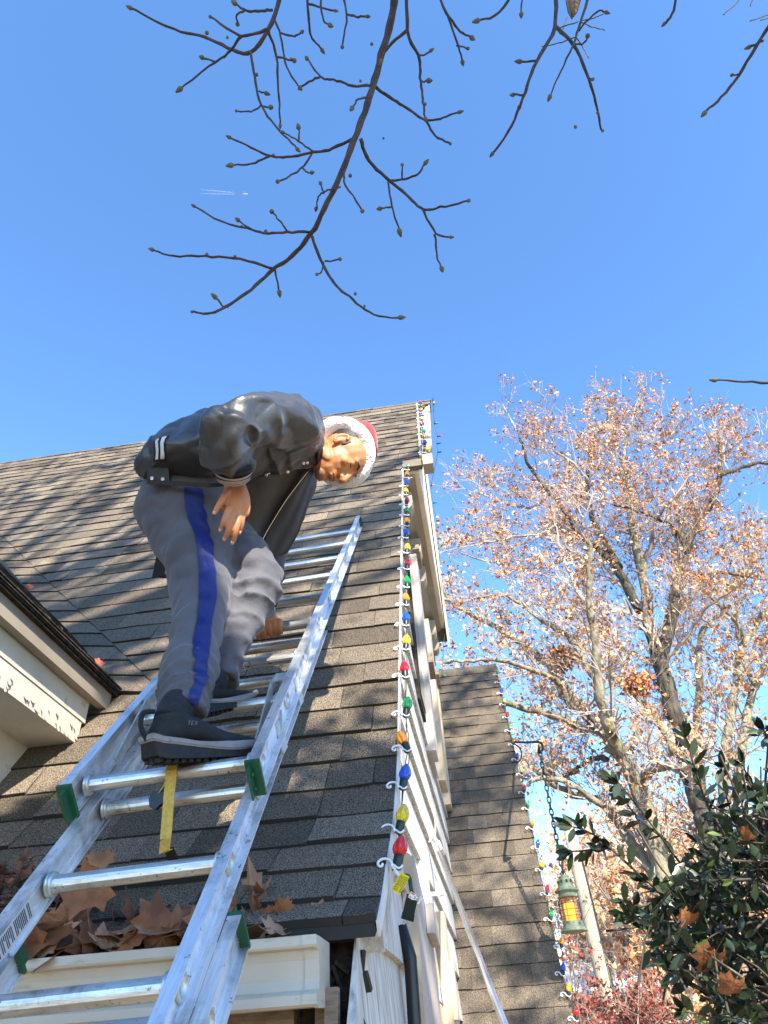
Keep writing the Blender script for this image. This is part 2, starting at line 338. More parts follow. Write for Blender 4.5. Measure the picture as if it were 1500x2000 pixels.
# keep what the roof shows towards the garden side first
vis=[];rest=[]
for r_ in near:
    p=rp((r_[1]+r_[2])/2,r_[3]); c=M.T@(p-CAM); u,v=750+FPX*c[0]/c[2],1000+FPX*c[1]/c[2]
    (vis if (-60<u<900 and 700<v<2000) else rest).append(r_)
def nice(mb,r_):
    d,x0,x1,s0,s1=r_; th=(.0165 if rng.rand()<.4 else .0105) if s0<1.3 else (.0110 if rng.rand()<.4 else .0070)
    shingle_mesh(mb,x0,x1,s0,s1,rp,float(np.clip(rng.normal(.5,.25),0,1)),th,jit=.0035,lift=0)
for r_ in vis[:298]:
    mb=MB(); nice(mb,r_); mb.build('shingle',[MT['shingle'],MT['deck']],house)
for r_ in vis[298:]+rest: nice(far,r_)
o=far.build('shingle_field',[MT['shingle'],MT['deck']],house); o['kind']='stuff'
# deck, far slope, walls
mb=MB()
for i in range(1,len(PR)):
    a,b=PR[i-1],PR[i]; xr=RAKE-.004
    mb.add([(-7,a[0],a[1]),(xr,a[0],a[1]),(xr,b[0],b[1]),(-7,b[0],b[1]),(-7,a[0],a[1]-.025),(xr,a[0],a[1]-.025),(xr,b[0],b[1]-.035),(-7,b[0],b[1]-.035)],
        [(0,1,2,3),(4,7,6,5),(0,4,5,1),(1,5,6,2),(3,2,6,7)])
# jettied part of the deck
p0=A(3.985,2.806+(3.985-2.25)*math.tan(AL))
mb.add([(RAKE,p0[0],p0[1]-.002),(-.095,p0[0],p0[1]-.002),(-.095,5.1,RIDGE_Z-.002),(RAKE,5.1,RIDGE_Z-.002),(RAKE,p0[0],p0[1]-.05),(-.095,p0[0],p0[1]-.05),(-.095,5.1,RIDGE_Z-.06),(RAKE,5.1,RIDGE_Z-.06)],
    [(0,1,2,3),(4,7,6,5),(0,4,5,1),(1,5,6,2)])
mb.add([(-.095,4.86,RIDGE_Z-.24*math.tan(AL)-.002),(.04,5.1,RIDGE_Z-.002),(-.095,5.1,RIDGE_Z-.002),(-.095,4.86,RIDGE_Z-.24*math.tan(AL)-.03),(.04,5.1,RIDGE_Z-.03),(-.095,5.1,RIDGE_Z-.03)],[(0,1,2),(3,5,4),(0,3,4,1)])
mb.build('roof_deck',MT['deck'],house)
mb=MB()  # rear slope
yr=8.5
mb.add([(-7,5.1,RIDGE_Z),(-.26,5.1,RIDGE_Z),(-.26,yr,RIDGE_Z-(yr-5.1)*math.tan(AL)),(-7,yr,RIDGE_Z-(yr-5.1)*math.tan(AL))],[(0,1,2,3)])
mb.add([(-.26,5.1,RIDGE_Z),(.04,5.1,RIDGE_Z),(-.095,5.34,RIDGE_Z-.24*math.tan(AL)),(-.095,6.38,RIDGE_Z-1.28*math.tan(AL)),(-.26,6.38,RIDGE_Z-1.28*math.tan(AL))],[(0,1,2,3,4)])
mb.build('rear_roof_slope',MT['shingle'],house)
# ridge caps
mb=None
x=.03
while x>-7:
    c=MB(); c.ti=float(rng.uniform(0,1)); L=.15+.01*rng.rand(); z=RIDGE_Z+.012+.004*rng.rand()
    for sgn in (-1,1):
        c.add([(x,5.1,z),(x-L,5.1,z-.004),(x-L,5.1+sgn*.12*ca*1.1,z-.12*sa*1.2-.004),(x,5.1+sgn*.12*ca*1.1,z-.12*sa*1.2)],[(0,1,2,3) if sgn>0 else (3,2,1,0)])
        c.add([(x,5.1,z),(x,5.1+sgn*.12*ca*1.1,z-.12*sa*1.2),(x,5.1+sgn*.12*ca*1.1,z-.12*sa*1.2-.012),(x,5.1,z-.012)],[(0,1,2,3)])
    if x>-5.6: c.build('ridge_cap',MT['shingle'],house)
    x-=.125
# walls under the roof
mb=MB(); WX=-.305
mb.bb(-6.9,WX-.02,1.80,8.3,0,2.10)
mb.poly=0
mb.add([(WX-.012,1.80,2.1),(WX-.012,8.3,2.1),(WX-.012,5.1,RIDGE_Z-.1),(WX-.012,2.25,2.70),(WX-.012,1.95,2.38)],[(0,1,2,3,4)])
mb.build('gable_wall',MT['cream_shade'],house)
# siding boards, each its own piece
zk=.19; k=0
while zk<5.5:
    z1=zk+.23; mb=MB(); mb.ti=float(rng.uniform(.2,.8))
    def yst(z): return 1.575 if z<2.2 else y_at_z(z)+.045
    ya,yb=yst(zk),yst(z1+.02); n=16; y2=7.9 if zk<2.6 else 7.9-(zk-2.6)*.6
    V=[];F=[]
    for i in range(n+1):
        t=i/n; yy=ya+(y2-ya)*t**1.4; yt=yb+(y2-yb)*t**1.4; dz=rng.uniform(-.006,.006)
        V+=[(WX,yy,zk+dz),(WX+.024,yy,zk+dz),(WX+.004,yt,z1+.015)]
    for i in range(n): a=3*i;b=a+3; F+=[(a,a+1,b+1,b),(a+1,a+2,b+2,b+1)]
    F+=[(0,2,1)]
    mb.add(V,F); mb.build('siding_board',MT['siding'],house); zk=z1; k+=1
# white drip edge along the rake + thin rake board
mb=MB(); mb2=MB()
ss=[0]+PS[1:7]+[PS[6]+i*.5 for i in range(1,8) if PS[6]+i*.5<PS[6]+3.35]+[PS[6]+3.35]
for a,b in zip(ss[:-1],ss[1:]):
    P=[rp(RAKE-.001,a,-.028),rp(RAKE+.005,a,-.028),rp(RAKE+.005,b,-.028),rp(RAKE-.001,b,-.028),rp(RAKE-.001,a,.004),rp(RAKE+.005,a,.002),rp(RAKE+.005,b,.002),rp(RAKE-.001,b,.004)]
    mb.hexa(P)
    if a>=PS[1]:
        P=[rp(RAKE-.055,a,-.11),rp(RAKE-.006,a,-.11),rp(RAKE-.006,b,-.11),rp(RAKE-.055,b,-.11),rp(RAKE-.055,a,-.03),rp(RAKE-.006,a,-.03),rp(RAKE-.006,b,-.03),rp(RAKE-.055,b,-.03)]
        mb2.hexa(P)
mb.build('drip_edge',MT['white'],house); mb2.build('rake_board',MT['siding'],house)
# ---- jettied gable peak
JX=-.125; JZ=5.50; tanA=math.tan(AL)
def jy(z,back=False): return 5.1+(RIDGE_Z-z)/tanA if back else 5.1-(RIDGE_Z-z)/tanA
mb=MB(); f_,b_=jy(5.62)-.02,jy(5.42,True)
mb.add([(JX,f_+.02,JZ),(JX,b_,JZ),(JX,b_,JZ+.02),(JX,5.1,RIDGE_Z-.05),(JX,f_+.03,5.66)],[(0,1,2,3,4)])
mb.add([(-.238,f_,JZ),(JX,f_,JZ),(JX,f_,5.585),(-.238,f_,5.585)],[(0,1,2,3)])
mb.add([(-.31,f_,JZ),(-.31,b_,JZ),(JX,b_,JZ),(JX,f_,JZ)],[(0,1,2,3)])
mb.add([(-.31,b_,JZ),(JX,b_,JZ),(JX,b_,JZ+.1),(-.31,b_,JZ+.1)],[(3,2,1,0)])
mb.build('gable_jetty',MT['cream'],house)
for zz,xx in ((5.475,-.168),(5.465,-.185),(5.455,-.205)):
    c=MB(); c.bb(xx-.018,xx+.004,f_+.01,b_-.05,zz,zz+.022); c.build('moulding',MT['cream_shade'],house)
c=MB(); c.bb(-.238,-.098,f_-.055,f_-.004,5.52,5.585); c.build('eave_return',MT['shadow_tan'],house)
c=MB(); c.bb(-.115,-.094,5.13,5.16,5.5,7.3)
c=MB(); c.beam((-.104,5.12,RIDGE_Z-.09),(-.104,b_+.02,5.37),.022,.13,(0,ca,sa)); c.build('rear_bargeboard',MT['cream'],house)
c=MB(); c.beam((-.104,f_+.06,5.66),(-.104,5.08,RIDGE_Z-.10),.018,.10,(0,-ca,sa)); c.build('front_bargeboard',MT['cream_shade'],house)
def jb(x,y,h): return A(x,y-sa*h,2.806+(y-2.25)*tanA+ca*h)
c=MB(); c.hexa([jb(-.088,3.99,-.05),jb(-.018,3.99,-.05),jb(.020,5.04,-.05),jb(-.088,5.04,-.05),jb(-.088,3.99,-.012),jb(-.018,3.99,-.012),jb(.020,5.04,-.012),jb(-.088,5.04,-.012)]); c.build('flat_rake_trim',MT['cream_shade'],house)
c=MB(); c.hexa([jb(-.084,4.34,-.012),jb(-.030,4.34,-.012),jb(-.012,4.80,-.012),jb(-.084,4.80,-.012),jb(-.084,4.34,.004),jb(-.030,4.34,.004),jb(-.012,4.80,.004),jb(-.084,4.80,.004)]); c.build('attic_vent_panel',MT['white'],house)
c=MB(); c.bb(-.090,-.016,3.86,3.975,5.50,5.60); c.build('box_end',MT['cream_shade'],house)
for y in (4.12,4.72,5.12,6.06,6.38):
    c=MB(); pts=[(-.3,JZ-.005)]
    pts=[(-.302,5.43),(-.205,5.43),(-.205,5.33),(-.212,5.30),(-.23,5.275),(-.302,5.275)]
    c.poly_prism([(x,y-.06,z) for x,z in pts],(0,.12,0)); c.build('bracket',MT['cream_shade'],house)
# upper window, shutters and sills on the gable wall
win=MB(); win.bb(-.296,-.272,3.95,4.32,3.75,5.0); wo_=win.build('window',MT['dark'],house)
c=MB(); c.bb(-.271,-.266,4.0,4.3,3.8,4.95); c.build('pane',MT['glass'],wo_)
for y0,y1,x1,z0,z1,mt in ((4.40,4.62,-.235,3.6,5.1,'greyboard'),(4.62,4.95,-.262,3.6,5.2,'greyboard'),(5.3,5.6,-.235,3.7,5.05,'tan'),(5.9,6.1,-.24,3.7,4.9,'tan')):
    c=MB(); c.bb(-.30,x1,y0,y1,z0,z1); c.build('shutter',MT[mt],house)
for y,z in ((4.55,5.25),(4.9,4.45),(5.75,4.75)):
    c=MB(); c.beam((-.24,y,z+.02),(-.24,y+.22,z-.02),.05,.05); c.build('sill_block',MT['brownwood'],house)
# lower window group with shutters
c=MB(); c.poly_prism([(-.296,2.60,1.1),(-.252,2.60,1.1),(-.252,2.60,2.56),(-.262,2.60,2.60),(-.296,2.60,2.62)],(0,.018,0)); c.build('shutter_edge',MT['tan'],house)
c=MB(); c.poly_prism([(-.296,2.62,1.1),(-.296,3.22,1.1),(-.296,3.22,2.42),(-.296,2.62,2.60)],(.044,0,0)); c.build('shutter',MT['greyboard'],house)
c=MB(); c.poly_prism([(-.25,2.90,2.405),(-.25,3.10,2.385),(-.25,3.10,2.455),(-.25,2.90,2.50)],(.028,0,0)); c.build('hinge_block',MT['greyboard'],house)
c=MB(); c.bb(-.30,-.268,3.24,3.42,1.1,2.72); c.build('window_casing',MT['white'],house)
wn=MB(); wn.bb(-.300,-.290,3.42,3.80,1.2,2.6); wn=wn.build('window',MT['white'],house)
c=MB(); c.bb(-.289,-.286,3.46,3.78,1.25,2.55); c.build('pane',MT['glass'],wn)
c=MB(); c.bb(-.30,-.245,3.82,3.98,1.1,2.62); c.build('shutter',MT['tan'],house)
c=MB(); c.bb(-.245,-.225,3.86,3.95,2.2,2.42); c.build('hinge_block',MT['tan'],house)
c=MB(); c.beam((-.262,3.3,2.60),(-.225,3.3,2.60),.014,.014); c.tube([(-.225,3.3,2.60),(-.205,3.3,2.605)],.013,8); c.build('white_hook',MT['white'],house)
c=MB(); c.tube([(-.262,2.40,0),(-.262,2.40,2.28),(-.285,2.40,2.36)],.019,12); c.build('black_downpipe',MT['black'],house,smooth=True)
# eave: fascia and rotted corner
c=MB(); c.bb(-7,-.42,1.672,1.70,2.09,2.235); c.build('fascia',MT['brownwood'],house)
c=MB()
for i in range(34):
    x=rng.uniform(-.42,-.285); z=2.235-rng.uniform(0,.14)*(1-(x+.285)/-.16*0.2); y=1.70+rng.uniform(0,.10)
    c.beam((x,y,z),(x+rng.uniform(-.02,.03),y+rng.uniform(-.01,.03),z-rng.uniform(.02,.07)),rng.uniform(.006,.02),rng.uniform(.005,.012))
c.bb(-.425,-.30,1.74,1.80,1.9,2.24)
o=c.build('rotted_corner',MT['dark'],house); o['kind']='stuff'
c=MB(); c.bb(-.348,-.322,1.62,1.645,.2,2.15); c.build('corner_board',MT['brownwood'],house)
c=MB(); c.bb(-.375,-.350,1.66,1.685,.2,2.19); c.build('corner_board',MT['brownwood'],house)
# ---- gutter (part of the house)
pro=[(.115,0),(.115,-.110),(.010,-.116),(.003,-.112),(.003,-.097),(.009,-.092),(.020,-.088),(.024,-.070),(.020,-.040),(.014,-.024),(-.002,-.022),(-.005,-.018),(-.005,-.002),(.004,0),(.006,-.004),(.0,-.006),(.0,-.017),(.018,-.020),(.026,-.040),(.030,-.070),(.028,-.086),(.014,-.098),(.108,-.106),(.111,-.003)]
gx0,gx1=-4.2,-.352; gy,gz=1.548,2.232
c=MB(); c.poly_prism([(gx0,gy+a,gz+b) for a,b in pro],(gx1-gx0,0,0)); gut=c.build('gutter',MT['gutter'],house)
c=MB(); c.poly_prism([(gx1,gy+a-.003*(i in (5,6,7)),gz+b-.002) for i,(a,b) in enumerate(pro[:14])],(.006,0,0)); c.build('end_cap',MT['gutter'],gut)
c=MB(); c.poly_prism([(gx1-.022,gy+a-.0035,gz+b) for a,b in pro[2:13]]+[(gx1-.022,gy+a+.001,gz+b) for a,b in pro[2:13][::-1]],(.0275,0,0)); c.build('end_flange',MT['gutter'],gut)
# ---- dormer on the left
DX=-1.39; DE=3.30
c=MB()
def dr(y,q,h=0):   # q along the dormer slope upward, 45 deg
    return A(DX-q*.707-h*(-.707),y,DE+q*.707+h*.707)
yf=.9
c.add([dr(yf,0),dr(2.60,0),dr(4.9,2.6),dr(yf,2.6),dr(yf,0,-.03),dr(2.60,0,-.03),dr(4.9,2.6,-.03),dr(yf,2.6,-.03)],[(0,1,2,3),(4,7,6,5),(0,4,5,1),(1,5,6,2)])
c.add([dr(yf,2.6),dr(4.9,2.6),A(-5.07,4.9,DE),A(-5.07,yf,DE)],[(0,1,2,3)])
c.build('dormer_roof',MT['deck'],house)
# dormer shingles
for iq in range(9):
    q0=-.012+iq*.143; q1=q0+.165; yv=2.60+(q0)*.72
    y=yv+.02
    while y>yf:
        wd=rng.uniform(.16,.34); m_=MB(); m_.ti=float(rng.uniform(0,1))
        fn=lambda a,s,h: dr(-a,s,h)
        shingle_mesh(m_,-y,-(y-wd),q0,q1,fn,m_.ti,.008)
        # flip orientation is harmless: both sides shade
        if y>1.4 and iq<6: m_.build('shingle',[MT['shingle'],MT['deck']],house)
        y-=wd+.002
t_=0.0
while t_<2.0:
    c=MB(); c.ti=float(rng.uniform(.2,.8)); tb_=t_+.122; w1_,w2_=.145,.145
    def vp_(t,dx,h): z=3.30+t; y=y_at_z(z); return A(DX-t+dx,y-sa*h,z+ca*h)
    q=[vp_(t_-.01,-.10,.030),vp_(t_-.05,w1_,.017),vp_(tb_-.05,w2_,.010),vp_(tb_,-.10,.020)]
    c.add(q+[vp_(t_-.05,w1_,.0),vp_(tb_-.05,w2_,.0),vp_(t_-.01,-.10,.005)],[(0,1,2,3)])
    for f in ((1,4,5,2),(0,6,4,1)): c.f.append(f); c.m.append(1); c.t.append(.5)
    c.build('valley_shingle',[MT['shingle'],MT['deck']],house); t_=tb_+.002
c=MB(); c.tube([vp_(tt,.147,.012) for tt in np.linspace(-.05,2.0,12)],.0035,4); c.build('valley_cut_edge',MT['deck'],house)
c=MB()
for i in range(4):
    c.beam((DX+.004-.004*i,yf,DE-.006-.008*i),(DX+.006-.004*i+rng.uniform(-.004,.004),2.60+rng.uniform(-.05,.03),DE-.006-.008*i+rng.uniform(-.003,.003)),.03,.0055)
c.build('layered_shingle_edge',MT['dark'],house)
c=MB(); c.bb(DX-.045,DX-.012,yf,2.50,DE-.100,DE-.034); c.build('dormer_fascia',MT['cream_shade'],house)
c=MB()
n=14
V=[];F=[]
c.bb(DX-.30,DX-.055,yf,2.40,3.035,3.118)
c.build('dormer_frieze_beam',MT['cream'],house)
c=MB(); c.bb(DX-.30,DX-.052,yf,2.42,3.121,3.235); c.build('dormer_frieze_beam',MT['cream'],house)
c=MB()
for i in range(26):
    y=rng.uniform(1.7,2.38); L=rng.uniform(.01,.04); z=3.037+rng.uniform(0,.05); q=[(DX-.0545,y,z),(DX-.048,y+L*.3,z-.006-.012*rng.rand()),(DX-.050,y+L*.7,z-.004-.008*rng.rand()),(DX-.0545,y+L,z+.003)]; c.add(q,[(0,1,2,3)])
o=c.build('peeling_paint',MT['greyboard'],house); o['kind']='stuff'
c=MB(); c.bb(-2.2,DX-.235,yf,3.0,1.9,3.04); c.build('dormer_wall',MT['cream'],house)
# ------------------------------------------------------------------ side wing
wing=thing('side_wing',(0.0,7.2,0),'lower side wing with steep dark shingled slope right of the main gable','house wing')
WP=A(5.24,2.252)
def wp(x,s,h=0): return A(x,WP[0]+s*ca-sa*h,WP[1]+s*sa+ca*h)
S0=-.95; S1=(5.43-2.252)/sa
s=S0; cnt=0; wst=MB()
while s<S1-.05:
    x=.362+rng.uniform(-.004,.004); first=True
    while x>-.36:
        wd=rng.uniform(.13,.27)
        if first: wd=rng.uniform(.06,.2); first=False
        m_=MB(); shingle_mesh(m_,max(x-wd,-.37),x,s,s+.163,wp,float(np.clip(rng.normal(.38,.2),0,1)),  .013 if rng.rand()<.4 else .008)
        m_.build('shingle',[MT['shingle'],MT['deck']],wing); cnt+=1; x-=wd+.0015
    s+=.143
c=MB(); c.add([wp(-.37,S0),wp(.35,S0),wp(.35,S1),wp(-.37,S1),wp(-.37,S0,-.04),wp(.35,S0,-.04),wp(.35,S1,-.04),wp(-.37,S1,-.04)],[(0,1,2,3),(4,7,6,5),(0,4,5,1),(1,5,6,2)])
c.build('wing_deck',MT['deck'],wing)
c=MB(); c.hexa([wp(.325,S0,-.12),wp(.352,S0,-.12),wp(.352,S1,-.12),wp(.325,S1,-.12),wp(.325,S0,-.003),wp(.352,S0,-.003),wp(.352,S1,-.003),wp(.325,S1,-.003)]); c.build('wing_rake_board',MT['white'],wing)
c=MB(); yR=wp(0,S1)[1]; zR=wp(0,S1)[2]
c.add([(.30,5.0,0),(.30,9.4,0),(.30,9.4,1.9),(.30,yR,zR-.1),(.30,5.0,1.7)],[(0,1,2,3,4)]); c.add([(-.3,5.0,0),(.30,5.0,0),(.30,5.0,1.7),(-.3,5.0,1.7)],[(0,1,2,3)]); c.build('wing_wall',MT['siding'],wing)
c=MB(); c.add([(-.37,yR,zR),(.36,yR,zR),(.36,yR+1.9,zR-3.1),(-.37,yR+1.9,zR-3.1)],[(0,1,2,3)]); c.build('wing_rear_slope',MT['shingle'],wing)
x=.37
while x>-.4:
    c=MB(); c.ti=float(rng.uniform(.2,.8)); z=zR+.012+.003*rng.rand()
    c.add([(x,yR,z),(x-.15,yR,z-.004),(x-.15,yR-.07,z-.115),(x,yR-.07,z-.11),(x,yR-.07,z-.12),(x,yR,z-.012)],[(3,2,1,0),(0,3,4,5)]); c.build('ridge_cap',MT['shingle'],wing); x-=.125
c=MB(); c.add([(-.3,4.62,1.70),(.36,4.62,1.70),(.36,4.62,1.82),(-.3,4.62,1.82),(-.3,5.0,1.70),(.36,5.0,1.70)],[(0,1,2,3),(0,4,5,1)]); c.build('wing_eave_fascia',MT['cream'],wing)
# ------------------------------------------------------------------ extension ladder
LO=A(-.6585,1.4802,2.5472); Ld=A(-.0128,.6617,.7497); Lr=A(.9997,-.0073,.0235); Ln=A(-.021,-.7498,.6614)
Ld/=np.linalg.norm(Ld); Lr=Lr-Ld*np.dot(Lr,Ld); Lr/=np.linalg.norm(Lr); Ln=np.cross(Lr,Ld)
def lp(u,v,h): return LO+Lr*u+Ld*v+Ln*h      # across, along, out from the roof
lad=thing('extension_ladder',LO-Ld*.0,'three section aluminium extension ladder with green end caps leaning on the roof','ladder')
def rail(sgn,wo,v0,v1,hf,hb,name='rail',fl=.024):
    """C-channel: web at outer side, flanges turned inward for the front, outward lip behind"""
    mb=MB(); xo=sgn*wo/2; xi=sgn*(wo/2-.003)
    def bx(u0,u1,h0,h1):
        u0,u1=sorted((u0,u1)); h0,h1=sorted((h0,h1))
        P=[lp(u0,v0,h0),lp(u1,v0,h0),lp(u1,v0,h1),lp(u0,v0,h1),lp(u0,v1,h0),lp(u1,v1,h0),lp(u1,v1,h1),lp(u0,v1,h1)]
        mb.hexa(P)
    wx=sgn*(wo/2-fl*.78)           # web position, flanges reach out and a little in
    bx(wx,wx+sgn*.003,hb+.003,hf-.003)
    bx(sgn*(wo/2),wx-sgn*.006,hf-.003,hf)          # front flange
    bx(sgn*(wo/2),wx-sgn*.006,hb,hb+.003)          # rear flange
    for q in (.22,.30,.70,.78): bx(wx+sgn*.003,wx+sgn*.0045,hb+(hf-hb)*q,hb+(hf-hb)*(q+.03)); bx(wx,wx-sgn*.0015,hb+(hf-hb)*q,hb+(hf-hb)*(q+.03))
    return mb.build(name,MT['alu'],lad)
def rung(v,wi,h,we,r=.0165):
    mb=MB(); pr=[]
    n=16; a0=lp(-wi/2,v,h); a1=lp(wi/2,v,h)
    V=[]
    for P in (a0,a1):
        for j in range(n):
            q=2*math.pi*j/n; rr=r*(1+.035*(j%2)); V.append(P+Ln*rr*math.cos(q)*.92+Ld*rr*math.sin(q))
    mb.add(V,[(j,(j+1)%n,n+(j+1)%n,n+j) for j in range(n)]+[tuple(range(n-1,-1,-1)),tuple(range(n,2*n))])
    o=mb.build('rung',MT['rung'],lad)
    for s_ in (-1,1):
        c=MB(); c.lathe([(r*1.05,0),(r*1.38,.001),(r*1.42,.004),(r*1.2,.006),(r*1.36,.008),(r*1.32,.011),(r*1.02,.013)],lp(s_*wi/2,v,h),-Lr*s_,18)
        c.build('rung_collar',MT['galv'],o,smooth=True)
        c=MB(); c.lathe([(r*.65,.0),(r*1.3,.0),(r*1.42,.003),(r*1.25,.006),(r*.95,.008),(r*.85,.003),(r*.6,.002)],lp(s_*(we-.001),v,h),Lr*s_,18)
        c.build('rung_end',MT['galv'],o,smooth=True)
    return o
WI=.381; WA=.435
hA0,hA1=-.034,.036            # front section
for s_ in (-1,1): rail(s_,WA,-.055,.305*9-.01,hA1,hA0)
for k in range(9): rung(.305*k,WI-.004,0.0,WA/2-.0157)
WB=.388; WIB=.338; hB=-.068
BV={-1:-.232,-2:-.507,-3:-.80}
for s_ in (-1,1): rail(s_,WB,-2.6,.305*4.0-.11,hB+.030,hB-.032)
for k in range(-8,4): rung(BV.get(k,.305*k+(.01 if k>=0 else .115)),WIB,hB,WB/2-.0157)
hC=hB-.068
for s_ in (-1,1): rail(s_,WA+.004,-2.9,-.325,hC+.034,hC-.034)
for k in range(-9,-1): rung(.305*k+.105,WI,hC,(WA+.004)/2-.0157)
def capend(sgn,wo,v,h0,h1,dv,back=0):
    mb=MB(); u0=sgn*wo/2+sgn*.002; u1=sgn*(wo/2-.030)
    P=[lp(u0,v,h0),lp(u1,v,h0),lp(u1,v,h1+.001),lp(u0,v,h1+.001)]
    Q=[p+Ld*dv for p in P]
    mb.hexa(P+Q)
    mb.box(lp(sgn*(wo/2-.019),v-dv*1.2,(h0+h1)/2),.004,abs(dv)*4,abs(h1-h0)*.86,(Lr,Ld,Ln))
    for q in (.3,.7): mb.lathe([(.004,0),(.004,.004),(.002,.005)],lp(sgn*(wo/2-.016),v-dv*1.5,h0+(h1-h0)*q),Lr*sgn,8)
    mb.build('green_end_cap',MT['green'],lad)
for s_ in (-1,1):
    capend(s_,WA,-.062,hA0-.008,hA1,.008); capend(s_,WA,.305*9-.012,hA0,hA1,-.006)
    capend(s_,WA+.004,-.321,hC-.034,hC+.034,-.007); capend(s_,WB,.305*4-.108,hB-.032,hB+.03,-.006)
# rung lock arm and guide brackets
for s_ in (-1,1):
    c=MB(); u=s_*(WI/2-.022)
    c.beam(lp(u,.305*1-.20,-.008),lp(u-.0*s_,.305*1+.015,.034),.004,.026,Ln); c.beam(lp(u,.305+.015,.034),lp(u,.305+.085,.030),.004,.024,Ln); c.beam(lp(u,.305+.085,.030),lp(u,.305+.10,-.02),.004,.020,Ln)
    c.beam(lp(u+.02*s_,.305+.085,.020),lp(u+.02*s_,.305+.02,-.02),.004,.02,Ln); c.beam(lp(u-.002,.305+.07,.036),lp(u+s_*.024,.305+.07,.036),.05,.004,Ln)
    c.build('rung_lock',MT['galv'],lad)
for v in (.305*1.0-.115,.305*2-.16):
    c=MB(); u=WA/2-.015
    c.beam(lp(u,v,.0),lp(u+.006,v-.01,-.075),.003,.05,Ld); c.beam(lp(u+.004,v+.03,.012),lp(u+.006,v-.02,-.05),.005,.006,Ln)
    c.beam(lp(u,v-.02,-.072),lp(u-.03,v-.02,-.078),.05,.003,Ln)
    c.build('guide_bracket',MT['brownwood' if 0 else 'galv'],lad)
# instruction label on the left rail of the middle section
c=MB(); ul=-(WB/2-.0187)+.0022; v0,v1=-.62,-.285
c.hexa([lp(ul,v0,hB-.018),lp(ul+.0004,v0,hB-.018),lp(ul+.0004,v0,hB+.018),lp(ul,v0,hB+.018),lp(ul,v1,hB-.018),lp(ul+.0004,v1,hB-.018),lp(ul+.0004,v1,hB+.018),lp(ul,v1,hB+.018)])
lab=c.build('instruction_label',MT['sticker'],lad)
c=MB()
for i in range(70):
    vv=v0+.006+i*(v1-v0-.012)/70
    a_,b_=(-.014,.014)
    if i%9==4: continue
    if i%3==1: a_=-.014+.02*rng.rand()
    c.box(lp(ul+.0007,vv,hB+(a_+b_)/2),.0003,.0024,b_-a_,(Lr,Ld,Ln))
c.build('label_print',MT['ink'],lab)
# dirt scuffs on rungs: handled in the material
# ------------------------------------------------------------------ yellow strap tied round the bottom rung
st=thing('tie_down_strap',lp(0,-.02,.0),'yellow webbing strap with black buckle hanging from the rung under the shoe','strap')
def band(mb,pts,wvec,th=.0018):
    P=[np.array(p,float) for p in pts]; w2=np.array(wvec,float)/2
    for a,b in zip(P[:-1],P[1:]):
        d=b-a; n_=np.cross(d,w2); n_=n_/np.linalg.norm(n_)*th
        mb.hexa([a-w2,a+w2,a+w2+n_,a-w2+n_,b-w2,b+w2,b+w2+n_,b-w2+n_])
c=MB(); u=.010; r=.0185
pts=[lp(u,-.016,.004),lp(u,-.006,.018),lp(u,.008,.017),lp(u,.018,.006),lp(u,.018,-.006)]
band(c,[lp(u,0.019,-.004),lp(u,.012,.015),lp(u,0,.0195),lp(u,-.012,.015),lp(u,-.019,.002)],Lr*.025)
top=lp(u,-.019,.002)
band(c,[top,top+A(-.001,.004,-.035),top+A(-.002,.012,-.075),top+A(-.004,.022,-.118)],Lr*.024)
e=top+A(-.004,.022,-.118)
band(c,[e,e+A(-.006,.014,-.02),e+A(.0,.03,-.015)],Lr*.022+A(0,.002,.006))
band(c,[top+A(-.004,-.002,.004),top+A(-.018,.004,-.018),top+A(-.026,.01,-.022)],Lr*.012+A(0,0,.014))
c.build('webbing',MT['strap'],st)
c=MB(); bc=top+A(-.030,.008,-.034)
c.poly_prism([bc+A(.016,0,.020),bc+A(.002,0,.010),bc+A(-.010,0,.012),bc+A(-.018,0,-.002),bc+A(-.014,0,-.020),bc+A(.0,0,-.026),bc+A(.014,0,-.014),bc+A(.018,0,.004)],(0,.012,0)); c.build('buckle',MT['black'],st)
c=MB(); band(c,[e+A(0,.02,-.012),e+A(.002,.06,-.036),e+A(.004,.12,-.04)],Lr*.022); c.build('strap_tail',MT['black'],st)
# ------------------------------------------------------------------ string lights
def clip_mb(mb,p,ux,uy,s):   # scroll-shaped gutter clip: ux left, uy up (image like), s size
    ux=ux/np.linalg.norm(ux); uy=uy-ux*np.dot(uy,ux); uy/=np.linalg.norm(uy)
    P=[(.0,-.2),(.0,.25),(.25,.75),(.75,1.0),(1.25,.95),(1.6,.6),(1.6,.2),(1.35,-.05),(1.1,.05),(1.1,.32)]
    mb.tube([p+ux*a*s+uy*b*s for a,b in crom(P,3)],[.0032*s/.02]*(len(P)*3-2),6)
def sockclip(mb,p,ux,uy,s):
    ux=ux/np.linalg.norm(ux)
    P=[(.0,.15),(-.3,-.1),(-.8,-.65),(-1.3,-.62),(-1.6,-.2)]
    mb.tube([p+ux*a*s+uy*b*s for a,b in crom(P,3)],[.0035*s/.02]*13,6)
BULB=[(.0095,0),(.0145,.006),(.0175,.015),(.0172,.024),(.0140,.034),(.0095,.043),(.0045,.0495),(.001,.052)]
def bulb_at(th,base,axis,colr,k=1.0,small=False):
    mb=MB(); n=16
    mb.lathe([(r*k,t*k) for r,t in BULB],base,axis,n if not small else 10,rib=.07,nr=8 if not small else 5); mb.build('bulb',MT['bulb_'+colr],th,smooth=False)
def sock_at(mb,base,axis,k=1.0):
    ax=np.array(axis)/np.linalg.norm(axis); mb.lathe([(.0105*k,-.030*k),(.0115*k,-.028*k),(.0125*k,-.004*k),(.0125*k,.001*k)],base,ax,12)
